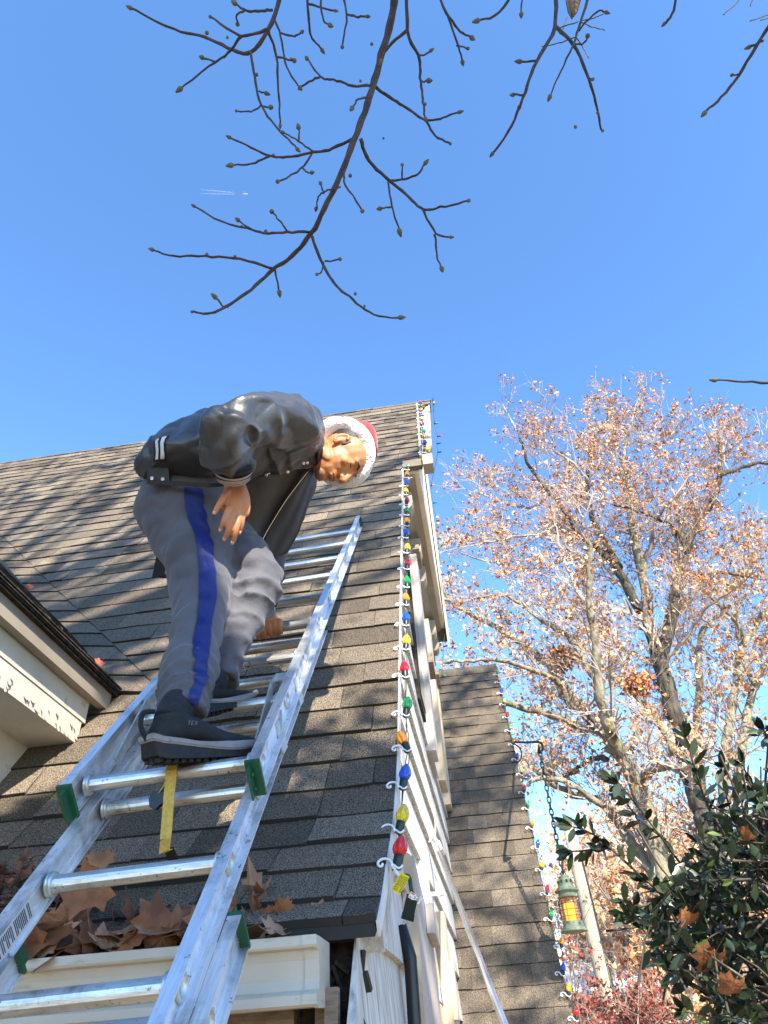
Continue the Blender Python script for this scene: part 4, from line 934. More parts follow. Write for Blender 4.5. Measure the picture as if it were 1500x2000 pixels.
sp,f,sd,up,k=spR; side=-sd if np.dot(-sd,CAM-sp(.07,0,.07))>np.dot(sd,CAM-sp(.07,0,.07)) else sd
sgn=1 if np.dot(side,sd)>0 else -1; c=MB(); o0=sp(.072,sgn*.0435,.072)
GL={'T':[((0,1),(.7,1)),((.35,1),(.35,0))],'E':[((0,0),(0,1)),((0,1),(.6,1)),((0,.5),(.5,.5)),((0,0),(.6,0))],'X':[((0,0),(.65,1)),((0,1),(.65,0))]}
fx=f if np.dot(f,cx_)>0 else -f
for i,chx in enumerate('TEX'):
    for (a0,b0_),(a1,b1) in GL[chx]: c.beam(o0+fx*(i*.0085+a0*.0075+b0_*.002)+up*b0_*.008,o0+fx*(i*.0085+a1*.0075+b1*.002)+up*b1*.008,.0014,.0012,side)
c.build('shoe_lettering',MT['print_grey'],per)
# jacket
jk=MB()
def rdg0(x): return (1-abs(math.sin(x)))**1.6-.35
def jd(s,q,t):
    return .020*rdg0(13*t+1.6*math.sin(q))*max(0,1-abs(t-.2)/.35)+.018*rdg0(3.2*q+7*t+1.1*math.sin(5*t))*(.3+t)+.012*rdg0(4*t*6.28-2.1*q)*max(0,1-abs(t-.6)/.3)
jt=[(*P3(318,908,2.24),.130,.052),(*P3(332,900,2.23),.160,.078),(*P3(372,886,2.23),.190,.113),(*P3(420,876,2.26),.196,.120),(*P3(480,862,2.34),.185,.122),(*P3(535,853,2.37),.185,.125),(*P3(575,856,2.39),.160,.112),(*P3(603,863,2.41),.115,.088),(*P3(618,868,2.42),.085,.068)]
loft(jk,jt,cz_,10,56,jd)
def rdg(x): return (1-abs(math.sin(x)))**1.6-.35
def sl(fr,am,ph): return lambda s,q,t: am*3.0*rdg(fr*t*3.1+ph+1.3*math.sin(q+.6)+.5*q)*(.35+.65*t)+am*1.6*rdg(2.2*q-5*t+ph)
loft(jk,[(*P3(585,835,2.28),.09,.085),(*P3(560,826,2.20),.105,.088),(*P3(520,822,2.11),.100,.084),(*P3(480,826,2.03),.092,.082),(*P3(450,842,1.975),.086,.080),(*P3(441,866,1.96),.080,.078),(*P3(447,890,1.975),.070,.070),(*P3(454,908,2.00),.055,.056),(*P3(456,916,2.02),.042,.046)],cz_,8,36,sl(5,.007,.4))
jo=jk.build('jacket',MT['satin'],per,smooth=True); remesh(jo,.0058,1,[('jacket_folds',.13,.022)])
jl=MB(); loft(jl,[(*P3(565,885,2.55),.09,.088),(*P3(572,930,2.60),.088,.084),(*P3(562,975,2.63),.084,.080),(*P3(545,1020,2.66),.080,.076),(*P3(528,1075,2.68),.074,.070),(*P3(520,1130,2.62),.060,.056),(*P3(517,1180,2.52),.044,.042)],cz_,7,30,sl(5,.006,1.2))
o=jl.build('left_sleeve',MT['satin2'],per,smooth=True)
# knit trims
def bandring(name,C,mats,n=30):
    for i in range(len(C)-1):
        c=MB(); loft(c,[C[i],C[i+1]],cz_,2,n,cap=False); c.build(name,MT[mats[i]],per,smooth=True)
cu_=lambda y,dx,d,r:(*P3(455+dx,y,d),r*.92,r)
rows=[(908,0,1.985,.056),(914.5,.2,1.99,.055),(919,.4,1.995,.053),(925,.8,2.00,.051),(928.5,1,2.005,.049),(936,1.5,2.01,.046)]
bandring('cuff_stripe',[cu_(*r_) for r_ in rows],['knit','kstripe2','knit','kstripe2','kstripe2'])
c=MB(); loft(c,[cu_(904,0,1.98,.052),cu_(934,1.3,2.008,.0435)],cz_,3,28); c.build('cuff',MT['knit'],per,smooth=True)
# waistband: knit part with two white stripes and a snapped tab
def wb(name,mt,L,Rr,d,th=.004):
    c=MB(); strip(c,L,Rr,d,6,6); o=c.build(name,MT[mt],per,smooth=True); wrap(o,jo,th); return o
wb('waistband','knit',[(297,862),(293,880),(290,902)],[(332,853),(328,875),(325,905)],[2.07,2.06,2.06],.003)
wb('waistband_stripe','kstripe',[(302,860),(300.5,880),(297,899)],[(311,857),(309.5,878),(306,899)],[2.06,2.05,2.05],.006)
wb('waistband_stripe','kstripe',[(317,855),(316,877),(312,898)],[(326,852),(325,876),(320,898)],[2.06,2.05,2.05],.006)
c=MB(); q=[(289,900,2.095),(328,898,2.09),(331,944,2.075),(287,940,2.085)]
V=[P3(*a) for a in q]; n_=cz_*.010; c.hexa([v+n_ for v in V]+V); tb=c.build('waist_tab',MT['satin2'],per)
c=MB(); c.beam(P3(288,941,2.078),P3(412,948,2.06),.014,.008,cz_); c.beam(P3(410,948,2.06),P3(520,940,2.10),.012,.008,cz_); c.build('jacket_hem',MT['satin2'],per)
for x,y in ((297,934),(318,936)):
    c=MB(); c.lathe([(.0052,0),(.0058,.0012),(.0040,.0020),(.0036,.0008),(.0012,.0008)],P3(x,y,2.072),-cz_,14); c.build('snap',MT['snap'],per,smooth=True)
# open front hanging down, collar, lapel edge
def sheet(name,mt,pts,th=.004,fold=.006,fr=16):
    """pts: outline rows, each row (list of (x,y,d)) from top to bottom"""
    c=MB(); rows_=[crom(r_,6) for r_ in pts]; C=[crom([rows_[i][j] for i in range(len(rows_))],6) for j in range(len(rows_[0]))]
    nj,ni=len(C),len(C[0]); V=[]
    for j in range(nj):
        for i in range(ni):
            x,y,d=C[j][i]; V.append(P3(x,y,d)+cz_*fold*math.sin(fr*j/nj+2*i/ni)+cz_*.0)
    F=[(j*ni+i,(j+1)*ni+i,(j+1)*ni+i+1,j*ni+i+1) for j in range(nj-1) for i in range(ni-1)]
    c.add(V,F); o=c.build(name,MT[mt],per,smooth=True); s=o.modifiers.new('thick','SOLIDIFY'); s.thickness=th; return o
sheet('open_jacket_front','lining',[[(470,935,2.29),(530,925,2.33),(580,905,2.39),(612,885,2.47)],[(474,985,2.31),(520,985,2.37),(560,965,2.43),(600,930,2.51)],[(482,1030,2.33),(510,1035,2.39),(545,1015,2.47),(582,965,2.55)],[(498,1062,2.35),(507,1080,2.39),(520,1074,2.47),(556,1022,2.57)]])
sheet('jacket_front_edge','satin2',[[(612,884,2.42),(618,892,2.46),(622,900,2.50)],[(572,955,2.40),(590,960,2.45),(603,965,2.50)],[(535,1015,2.39),(560,1030,2.44),(585,1035,2.50)],[(503,1078,2.36),(530,1085,2.42),(560,1080,2.48)]],fold=.004)
c=MB(); c.tube(crom([P3(606,915,2.40),P3(560,975,2.385),P3(520,1040,2.355),P3(502,1078,2.335)],5),.0020,5); c.build('zip',MT['snap'],per,smooth=True)
sheet('jacket_tail','satin2',[[(318,1030,2.42),(335,1030,2.40),(352,1040,2.38)],[(308,1075,2.42),(330,1075,2.40),(352,1080,2.38)],[(298,1127,2.41),(318,1129,2.40),(352,1130,2.38)]],fold=.004,fr=8)
c=MB(); c.lathe([(.0062,0),(.0068,.0012),(.0050,.0020),(.0046,.0008),(.0012,.0008)],P3(326,1118,2.365),-cz_,14); c.build('snap',MT['snap'],per,smooth=True)
c=MB(); ncol=[(*P3(604,872,2.41),.098,.078),(*P3(612,871,2.415),.090,.073),(*P3(621,871,2.42),.080,.065)]
loft(c,ncol,cz_,5,30,cap=False); o=c.build('collar',MT['satin2'],per,smooth=True); s=o.modifiers.new('thick','SOLIDIFY'); s.thickness=.006
for x,y in ((593,905),(600,904),(562,922),(520,928)):
    c=MB(); c.lathe([(.0045,0),(.0052,.0012),(.0036,.0018),(.001,.0012)],P3(x,y,2.235 if x>570 else 2.16),-cz_,12); c.build('snap',MT['snap'],per,smooth=True)
# santa hat
hat=MB()
n=44
V=[];k_=14
hF=cv(.60,.76,-.22); hS=cv(.74,-.62,-.24); hS=hS-hF*np.dot(hS,hF); hS/=np.linalg.norm(hS); Nn=np.cross(hF,hS)
if np.dot(Nn,cz_)<0: Nn=-Nn
ctr=P3(676,889,2.475)
for i in range(n):
    q=2*math.pi*i/n; base=ctr-Nn*.012-hF*.012+hS*.080*math.cos(q)+hF*.090*math.sin(q); rd=hS*math.cos(q)+hF*math.sin(q)
    ax1=rd*.80-Nn*.60*0-Nn*.35; ax1/=np.linalg.norm(ax1); ax2=np.cross(ax1,np.cross(rd,Nn)); ax2/=np.linalg.norm(ax2)
    for j in range(k_):
        p=2*math.pi*j/k_; rr=1+.05*math.sin(4*q+1)+.03*math.sin(9*q+j); V.append(base+rd*.006+ax1*.036*rr*math.cos(p)+ax2*.023*rr*math.sin(p))
hat.add(V,[(i*k_+j,i*k_+(j+1)%k_,((i+1)%n)*k_+(j+1)%k_,((i+1)%n)*k_+j) for i in range(n) for j in range(k_)])
c=MB(); c.ball(ctr+Nn*.034,1,24,14,(hS,hF,Nn),(.088,.098,.046)); c.build('hair',MT['hair'],per,smooth=True)
hb=hat.build('hat_fur_band',MT['fur'],per,smooth=True)
t=bpy.data.textures.new('fur_lumps','CLOUDS'); t.noise_scale=.02; sm=hb.modifiers.new('sub','SUBSURF'); sm.levels=2; sm.render_levels=2; d_=hb.modifiers.new('lumps','DISPLACE'); d_.texture=t; d_.strength=.005; d_.texture_coords='LOCAL'
hat=MB()
loft(hat,[(*(ctr+Nn*.050+hS*.018-hF*.012),.084,.088),(*(ctr+Nn*.062+hS*.036-hF*.030),.090,.084),(*(ctr+Nn*.085+hS*.032-hF*.035),.070,.078),(*(ctr+Nn*.105+hS*.02-hF*.05),.042,.055),(*(ctr+Nn*.10-hF*.08),.03,.035),(*(ctr+Nn*.075-hF*.11),.02,.022)],hS,6,30,lambda s,q,t:.004*math.sin(4*q+9*t))
hat.build('hat_red_cone',MT['felt'],per,smooth=True)
hat=MB(); hat.ball(ctr+Nn*.06-hF*.125,.028,14,10); hat.build('hat_pompom',MT['fur'],per,smooth=True)
# ------------------------------------------------------------------ overhead bare tree with budded twigs (trunk stands behind the viewer)
def twig_tree():
    TD=1.25
    lines=[ # (points px,py ; start width px, end width px)
     ([(772,-60),(768,20),(745,110),(722,190),(696,262),(668,335),(640,395),(608,455),(570,500),(532,527),(490,565),(440,600),(405,612),(375,609)],17,4),
     ([(606,455),(630,515),(655,555),(690,585),(730,615),(782,621)],7,3.5),
     ([(532,524),(470,506),(400,500),(340,500),(297,488)],6,3.5),
     ([(610,452),(560,455),(515,455),(480,445),(430,432),(380,402)],6,3.5),
     ([(562,452),(545,430),(530,412)],4,3),([(487,446),(465,430)],4,3),([(696,268),(650,290),(612,298),(560,307),(527,305),(490,288),(447,268)],7,3.5),
     ([(527,305),(490,320),(450,323)],5,3.5),([(610,298),(588,330),(543,355)],5,3.5),([(590,328),(598,335),(610,338)],4,3),([(612,298),(583,275),(553,258)],4,3),([(584,275),(583,248)],4,3),
     ([(704,272),(722,315),(760,352),(800,385),(826,409),(860,405),(915,392)],8,4),([(826,409),(852,455),(880,463)],5,4),([(850,458),(853,495),(862,525)],5,3.5),
     ([(760,352),(790,350),(815,340),(832,318)],5,4),([(786,350),(785,322)],4,3),([(758,355),(765,400),(781,453)],4.5,3.5),([(764,405),(742,408)],4,3),
     ([(730,168),(768,195),(800,215),(832,235),(865,230),(898,218)],7,3.5),([(832,235),(850,265),(880,281)],5.5,4),([(722,190),(700,195),(688,212)],5,3.5),
     ([(727,165),(690,168),(650,155),(625,150),(600,114)],6,3.5),([(625,150),(600,162),(586,171)],5,3.5),
     ([(795,-60),(796,60),(818,110),(822,160),(826,200),(832,233)],8,4),([(793,62),(760,90),(745,120)],7,5),([(818,110),(843,100)],4,3.5),([(822,160),(838,157)],4,3.5),
     ([(672,332),(675,362),(708,412)],5,3.5),([(665,365),(640,372),(622,385),(618,408)],4,3),([(632,378),(626,358)],4,3),
     ([(536,520),(545,572)],4.5,3.5),([(633,510),(665,507)],4,3.5),([(632,512),(628,530),(618,536)],4,3),([(437,600),(420,580)],4,3.5),
     ([(555,-40),(530,45),(490,102),(455,98),(400,72),(340,58),(253,15)],10,4),([(525,55),(470,70),(410,32)],7,4),([(470,72),(445,105),(420,121),(352,174)],6,3.5),([(420,121),(395,112)],4,4),
     ([(490,102),(497,150),(510,205),(545,255),(582,290)],6,3.5),([(510,207),(490,218),(462,217)],4,3),([(512,208),(530,210)],4,3.5),([(505,178),(521,182)],3.5,3),
     ([(524,60),(540,110),(545,190),(548,245)],6,3.5),([(540,112),(575,118)],4.5,3.5),([(533,30),(548,70),(560,130),(586,171)],5,3.5),([(548,65),(575,70),(590,62)],4.5,3.5),
     ([(530,20),(505,22),(480,20),(458,5)],6,4),([(480,20),(462,30),(465,48)],4.5,3.5),([(600,-30),(603,40),(610,75),(630,97)],6,3.5),([(602,8),(655,22)],4.5,3.5),([(625,-30),(630,35),(645,48)],5,3.5),
     ([(660,-40),(677,28),(668,92)],5,3.5),([(677,28),(700,33),(718,31)],5,4),([(850,-40),(872,25),(900,60),(922,74)],6,4),([(872,25),(895,90),(904,122)],5,3.5),([(893,90),(914,95)],4,3),
     ([(1010,-30),(975,25),(932,41)],6.5,4),([(1020,-20),(1018,28)],4,3),([(1083,-40),(1084,52),(1048,120),(1025,180),(1000,245),(962,301)],9,4.5),
     ([(1084,52),(1120,86),(1150,155),(1165,210),(1176,256)],8,4),([(1048,118),(1015,121)],4.5,4),([(1022,186),(1002,185)],4.5,4),([(1150,155),(1158,155)],5,4),
     ([(1120,86),(1140,85),(1148,70)],4,3.5),([(1160,-40),(1130,55),(1118,92),(1090,150),(1074,188)],6,2.5),([(1130,60),(1165,22),(1184,24)],4,3.5),
     ([(1130,42),(1100,52),(1080,62)],2.6,2),([(1134,42),(1155,52),(1180,58)],2.4,2),([(1124,72),(1090,85),(1060,90)],2.8,2.2),([(1126,72),(1140,95),(1150,113)],2.6,2),([(1108,32),(1100,55)],2.6,2),
     ([(1135,40),(1160,35),(1178,27)],2.2,1.8),
     ([(1322,-30),(1316,20),(1298,47)],5.5,5),([(1520,30),(1495,62),(1450,135),(1410,190),(1374,220)],8,5),([(1490,80),(1463,92)],5,5),([(1443,146),(1430,146)],4,3),
     ([(1450,-20),(1440,5),(1415,26)],2.2,2),([(1520,22),(1466,40)],2.2,2),([(1475,-10),(1465,11)],2.2,2),([(1520,30),(1485,40)],2,1.8),([(1560,748),(1470,746),(1396,742)],7,3.5),
    ]
    th=thing('bare_tree',(1.6,-1.9,0),'bare tree whose dark budded twigs hang down against the sky above the roof','tree')
    ends=[]
    for i,(pts,w0,w1) in enumerate(lines):
        mb=MB(); thin=w0<3
        d0=TD*(1+.10*math.sin(i*1.7)) if i not in (0,1,2,3,4,5,6,12) else TD
        if thin: d0=TD*1.6
        P=[at(x,y,d0*(1+.02*math.sin(j*.9+i))) for j,(x,y) in enumerate(pts)]
        C=crom(P,5); n=len(C); r0,r1=[w*d0/FPX/2*.95 for w in (w0,w1)]
        rad=[]
        for j in range(n):
            t=j/(n-1); r=r0*(1-t)+r1*t; rad.append(r*(1+.10*math.sin(j*2.1+i)))
        C=np.array([c+rng.normal(0,.0006,3) for c in C])
        mb.tube(C,rad,7); mb.build('twig',MT['budtwig'],th,smooth=True)
        if len(pts)>1 and not thin: ends.append((C[-1],C[-1]-C[-3],d0))
        elif thin: ends.append((C[-1],C[-1]-C[-2],d0*.35))
    for j,(x,y) in enumerate([(722,88),(700,160),(497,148),(565,118),(530,305),(515,455),(440,600),(690,576),(708,600),(400,500),(455,503),(440,75),(400,66),(826,205),(1163,222),(1010,212),(622,360),(468,445),(745,272),(680,345),(1120,250)]):
        ends.append((at(x+4,y-2,TD),A(0,0,1)*.01,TD*.8))
    for k,(p,d,s) in enumerate(ends):
        d=d/np.linalg.norm(d); sz=.0042*s/TD*(.75+.5*((k*37)%10)/10); mb=MB(); h=A(0,0,1) if abs(d[2])<.9 else A(1,0,0); a=np.cross(d,h); a/=np.linalg.norm(a)
        if k%4!=0: mb.lathe([(sz*.4,-sz*1.2),(sz*.95,-sz*.3),(sz*.8,sz*.6),(sz*.25,sz*1.9)],p,d,8)
        else: mb.ball(p,sz*.9,9,6)
        mb.build('bud',MT['bud'],th,smooth=True)
    # trunk and boughs behind the viewer
    mb=MB(); C=crom([(1.6,-1.9,0),(1.5,-1.8,1.2),(1.3,-1.5,2.4),(.9,-1.0,3.4),(.55,-.35,4.0),(.28,.25,4.05),(.12,.55,3.75)],5); C[-1]=at(772,-60,TD)
    mb.tube(C,list(np.linspace(.10,.010,len(C))),10); mb.build('trunk',MT['bark'],th,smooth=True)
    def bough(P,r): 
        mb=MB(); C=crom(P,5); mb.tube(C,list(np.linspace(r,.006,len(C))),8); mb.build('bough',MT['budtwig'],th,smooth=True)
    bough([(.55,-.35,4.0),(.2,.1,3.9),at(655,-200,TD),at(555,-40,TD)],.03); bough([(.9,-1.0,3.4),(.75,-.3,3.6),at(1120,-250,TD),at(1083,-40,TD)],.03)
    bough([(1.1,-1.2,2.9),(1.1,-.2,3.1),at(1650,-120,TD),at(1520,30,TD)],.03); bough([(1.1,-1.2,2.9),(1.2,.2,2.7),at(1700,760,TD),at(1560,748,TD)],.025)
    bough([at(655,-200,TD),at(640,-120,TD),at(625,-30,TD)],.008); bough([at(772,-160,TD),at(790,-120,TD),at(795,-60,TD)],.01)
    return th
twig_tree()
# papery dry leaf / cocoon caught in the twigs
p=at(1120,-5,1.9); lf_=thing('withered_leaf',p,'curled brown withered leaf caught in the twigs at the top edge','leaf')
c=MB()
for k in range(7):
    q=k*.9; r=.012+.004*math.sin(k); a=at(1122+8*math.cos(q),-20,1.9+.01*math.sin(q)); b=at(1120+16*math.cos(q+.4),0,1.9+.02*math.sin(q)); d_=at(1118+10*math.cos(q+.8),24,1.9+.015*math.sin(q)); e=at(1117,38+2*math.sin(k),1.9)
    a2=at(1122+8*math.cos(q+1.1),-20,1.9+.01*math.sin(q+1.1)); b2=at(1120+16*math.cos(q+1.4),0,1.9+.02*math.sin(q+1.1)); d2=at(1118+10*math.cos(q+1.7),24,1.9+.015*math.sin(q+1.1))
    c.add([a,b,d_,e,d2,b2,a2],[(0,1,5,6),(1,2,4,5),(2,3,4)])
c.build('blade',MT['brownwood'],lf_)
# ------------------------------------------------------------------ leaf shapes
MAPLE=[(0,0),(.14,.0),(.30,-.14),(.36,.02),(.54,.08),(.43,.24),(.52,.40),(.31,.42),(.20,.50),(.24,.64),(.11,.68),(0,.90),(-.11,.66),(-.22,.66),(-.19,.48),(-.30,.44),(-.50,.42),(-.42,.24),(-.52,.10),(-.35,.04),(-.32,-.12),(-.12,.0)]
def maple_leaf(mb,p,u,v,s,curl=.25,stem=True,th=0,seed=0):
    n_=np.cross(u,v); rr=random.Random(seed); cs=[rr.uniform(-1,1) for _ in range(3)]
    V=[]
    def pos(a,b):
        r2=a*a+(b-.35)**2; return p+(u*a+v*b+n_*(curl*(r2*1.3+cs[0]*a*b*1.2+cs[1]*.4*a+cs[2]*b*b*.8)))*s
    V=[pos(a*.999,b) for a,b in MAPLE]+[pos(0,.3)]+[pos(a*.55,.3+(b-.3)*.55) for a,b in MAPLE]
    n=len(MAPLE); F=[]
    for i in range(n):
        j=(i+1)%n; F.append((i,j,n+1+j,n+1+i)); F.append((n+1+i,n+1+j,n))
    mb.add(V,F)
    if stem: mb.tube([pos(0,0),pos(.03,-.25),pos(.10,-.45)],[.010*s,.008*s,.006*s],4)
def quick_leaf(mb,p,u,v,s):
    n_=np.cross(u,v)*.2*s
    mb.add([p,p+u*.45*s+v*.25*s+n_,p+u*.2*s+v*.5*s,p+v*s+n_,p-u*.25*s+v*.55*s,p-u*.48*s+v*.2*s+n_],[(0,1,2),(0,2,3,4),(0,4,5)])
def rvec():
    v=rng.normal(0,1,3); return v/np.linalg.norm(v)
# ------------------------------------------------------------------ trees beyond the house
def grow(mb,p,d,L,r,lev,leafp,up=.25,seg=4,n=3,bend=.28,fork=None):
    P=[p]; q=p.copy(); dd=d.copy()
    for i in range(seg):
        dd=dd+rng.normal(0,bend/2,3)+A(0,0,up*.25); dd/=np.linalg.norm(dd); q=q+dd*L/seg; P.append(q)
    mb.tube(P,list(np.linspace(r,r*.45,len(P))),n,cap=False)
    if lev>0:
        k=fork[lev-1] if fork else 3
        for i in range(k):
            t=.25+.7*(i+rng.rand())/k; j=min(seg-1,int(t*seg)); b=P[j]+(P[j+1]-P[j])*(t*seg-j)
            e=dd*.55+rvec()*.75+A(0,0,up); e/=np.linalg.norm(e)
            grow(mb,b,e,L*rng.uniform(.45,.72),max(.0035,r*.5),lev-1,leafp,up,3 if lev<2 else seg,3,bend,fork)
    else:
        leafp.append(P[-1]); leafp.append(P[-2])
def tree(name,label,Y,limbs,trunk_base,leaf_mats,nleaf,mat='bark',lev=2,dens=.42,twr=.012,Ltw=1.0,grp=None,yj=1.0,leafsz=.085,fork=(5,5,5)):
    base=onp(*trunk_base,A(0,1,0),A(0,Y,0)); base=A(base[0],base[1],0)
    th=thing(name,base,label,'tree',grp); tw=MB(); leafp=[]; acc=None
    for i,(pts,w0,w1,m_) in enumerate(limbs):
        P=[]
        for j,(x,y) in enumerate(pts):
            yy=Y+yj*(.0 if i==0 else math.sin(i*2.4)*j/ max(1,len(pts)-1)*1.3); P.append(onp(x,y,A(0,1,0),A(0,yy,0)))
        if i==0: P=[base]+P
        C=crom(P,5); dpt=dist(C[len(C)//2]); n=len(C); rad=[max(.004,(w0*(1-k/(n-1))+w1*k/(n-1))*dpt/FPX/2*.92*(1+.08*math.sin(k*1.3+i))) for k in range(n)]
        C=np.array([c+rng.normal(0,.012,3)*(0 if k==0 else 1) for k,c in enumerate(C)])
        mb=MB(); mb.tube(C,rad,9 if w0>14 else 6); mb.build('trunk' if i==0 else 'limb',MT[m_],th,smooth=True)
        if i==0 and w0>25: start=.55
        else: start=.12
        Ls=np.r_[0,np.cumsum(np.linalg.norm(np.diff(C,axis=0),axis=1))]; s=Ls[-1]*start
        while s<Ls[-1]:
            k=int(np.searchsorted(Ls,s))-1; k=max(0,min(n-2,k)); t=(s-Ls[k])/(Ls[k+1]-Ls[k]+1e-9); b=C[k]*(1-t)+C[k+1]*t
            tg=C[k+1]-C[k]; tg/=np.linalg.norm(tg); e=tg*.55+rvec()*.7+A(0,0,.25); e/=np.linalg.norm(e)
            fr=s/Ls[-1]
            grow(tw,b,e,Ltw*rng.uniform(.6,1.2)*(1.25-.65*fr),min(.022,max(twr,rad[k]*.25)),lev,leafp,fork=fork)
            s+=dens*rng.uniform(.6,1.4)
        grow(tw,C[-1],(C[-1]-C[-3])/np.linalg.norm(C[-1]-C[-3]),Ltw*.85,max(.010,rad[-1]*.8),lev,leafp,fork=fork)
    o=tw.build('branchlets',MT['twig'],th); o['kind']='stuff'
    idx=rng.permutation(len(leafp)); per=nleaf//len(leaf_mats); q=0
    cl=[leafp[i] for i in idx[:max(1,len(idx)//3)]]
    for lm in leaf_mats:
        mb=MB()
        for _ in range(per):
            p=cl[rng.randint(len(cl))]+rng.normal(0,.045,3); mb.ti=float(rng.rand()); u=rvec(); v=np.cross(u,rvec()); v/=np.linalg.norm(v); quick_leaf(mb,p,u,v,leafsz*rng.uniform(.6,1.2))
        o=mb.build('dry_leaves',MT[lm],th,tint=True); o['kind']='stuff'
    return th
G='bare autumn trees beyond the house'
tree('maple_tree','tallest pale barked maple with crooked trunk rising behind the shrub right of centre',10.0,[
 ([(1440,2000),(1390,1923),(1364,1850),(1317,1758),(1280,1648),(1254,1557),(1229,1505)],62,40,'bark'),
 ([(1229,1505),(1203,1458),(1188,1440),(1155,1405),(1122,1370),(1097,1337),(1075,1300),(1040,1275),(993,1240),(940,1210),(893,1188),(859,1162)],34,6,'bark'),
 ([(1229,1505),(1199,1447),(1185,1410),(1170,1348),(1162,1260),(1153,1190),(1150,1120),(1155,1060)],30,8,'bark'),
 ([(1320,1758),(1280,1711),(1243,1659),(1214,1619),(1185,1579),(1155,1557),(1115,1549),(1064,1520),(1016,1480)],26,12,'bark'),
 ([(1148,1428),(1104,1406),(1060,1392),(1023,1384),(987,1370)],18,13,'bark'),
 ([(1178,1575),(1126,1540),(1067,1520),(1030,1528)],14,8,'bark'),
 ([(1185,1483),(1155,1483),(1126,1505),(1097,1520)],12,7,'darkbark'),
 ([(1115,1385),(1093,1335),(1040,1310),(993,1293),(924,1289),(868,1295)],14,5,'bark'),
 ([(1170,1348),(1140,1290),(1110,1244),(1058,1210),(1023,1184),(976,1162),(924,1171)],15,5,'bark'),
 ([(1152,1200),(1125,1150),(1105,1100),(1090,1045)],10,4,'twig'),
 ([(1254,1520),(1275,1505),(1295,1498),(1335,1500)],20,16,'bark'),
 ],(1450,2060),['leaf_or','leaf_tan'],4600,lev=2,dens=.27,Ltw=.85,grp=G,leafsz=.072,twr=.008,fork=(6,6,5))
tree('maple_tree','broad maple with a black forked limb and rusty leaves, its crown highest in the picture',12.5,[
 ([(1400,1720),(1383,1612),(1364,1564),(1346,1505),(1339,1447),(1317,1392),(1302,1337),(1288,1292)],46,36,'darkbark'),
 ([(1288,1292),(1314,1197),(1322,1123),(1340,1080),(1361,1023),(1392,976),(1405,928),(1405,870),(1400,835)],26,5,'darkbark'),
 ([(1340,1080),(1322,1041),(1300,1019),(1240,997),(1200,985)],12,4,'darkbark'),
 ([(1405,928),(1439,915),(1480,905),(1520,908)],11,5,'darkbark'),
 ([(1288,1292),(1266,1218),(1240,1175),(1218,1132),(1192,1097),(1171,1075),(1132,1045),(1110,1006),(1075,963),(1036,915),(1020,870),(1010,840)],24,4,'darkbark'),
 ([(1266,1197),(1257,1132),(1240,1058),(1227,980),(1218,915),(1222,870),(1235,820)],22,4,'bark'),
 ([(1210,1110),(1175,1049),(1149,980),(1149,915),(1162,850),(1182,835),(1188,800)],15,3.5,'darkbark'),
 ([(1253,1119),(1270,1067),(1283,1015),(1309,980),(1353,924)],11,4,'twig'),
 ([(1320,1472),(1302,1436),(1273,1395),(1243,1362),(1207,1329),(1177,1300),(1140,1262),(1100,1230)],22,6,'bark'),
 ([(1302,1300),(1255,1285),(1200,1262),(1150,1240)],11,4,'bark'),
 ([(1300,1290),(1345,1240),(1380,1190),(1420,1160)],9,3.5,'twig'),
 ([(1322,1123),(1370,1120),(1420,1120),(1470,1130)],9,4,'darkbark'),
 ([(1149,940),(1120,905),(1085,880),(1078,850)],7,3,'twig'),
 ([(1230,960),(1262,915),(1288,880),(1296,840)],7,3,'twig'),
 ([(1075,963),(1040,990),(990,985),(930,960)],7,3,'twig'),
 ([(1110,1006),(1060,1040),(1000,1050),(940,1060)],7,3,'twig'),
 ([(1192,1097),(1120,1090),(1050,1110),(960,1100),(900,1080)],8,3,'twig'),
 ],(1405,2060),['leaf_or','leaf_tan','leaf_or'],11000,lev=2,dens=.25,Ltw=1.1,grp=G,leafsz=.084,twr=.009,fork=(7,7,6))
tree('maple_tree','grey maple with twin parallel stems near the right edge of the picture',14.5,[
 ([(1418,1640),(1416,1557),(1419,1465),(1427,1392),(1441,1325),(1452,1262),(1490,1200),(1520,1170)],26,12,'bark'),
 ([(1441,1560),(1445,1500),(1456,1410),(1474,1337),(1500,1300),(1540,1270)],22,12,'bark'),
 ([(1452,1262),(1440,1220),(1400,1180),(1370,1150)],10,4,'bark'),
 ([(1474,1337),(1450,1290),(1440,1200),(1460,1120),(1490,1060)],10,4,'bark'),
 ],(1418,2050),['leaf_or','leaf_tan'],1300,lev=2,dens=.32,Ltw=1.3,grp=G,leafsz=.12,fork=(6,5,5))
tree('maple_tree','slender pale maple stem standing between the dark trunk and the right edge',16.5,[
 ([(1366,1500),(1366,1350),(1370,1240),(1409,1197),(1450,1170)],20,8,'bark'),
 ([(1370,1290),(1345,1250),(1338,1240)],8,4,'bark'),
 ([(1409,1197),(1440,1120),(1480,1090)],7,4,'twig'),
 ],(1366,2040),['leaf_or','leaf_tan'],900,lev=2,dens=.35,Ltw=1.4,grp=G,leafsz=.12,fork=(5,5,5))
for (x,y,dd_,sz_,lb) in ((1097,1288,11.2,.26,'ball of dry leaves forming a squirrel nest high in the left limbs'),(1240,1335,12.0,.28,'untidy clump of dry leaves nesting in the trunk fork right of the other nest')):
    mb=MB(); c0=at(x,y,dd_)
    for _ in range(230): p=c0+rvec()*sz_*rng.uniform(.3,1)*A(1.2,1,.75); mb.ti=float(rng.rand()); u=rvec(); v=np.cross(u,rvec()); v/=np.linalg.norm(v); quick_leaf(mb,p,u,v,.11)
    o=mb.build('squirrel_nest',MT['leaf_or'],tint=True); tag(o,lb,'nest')
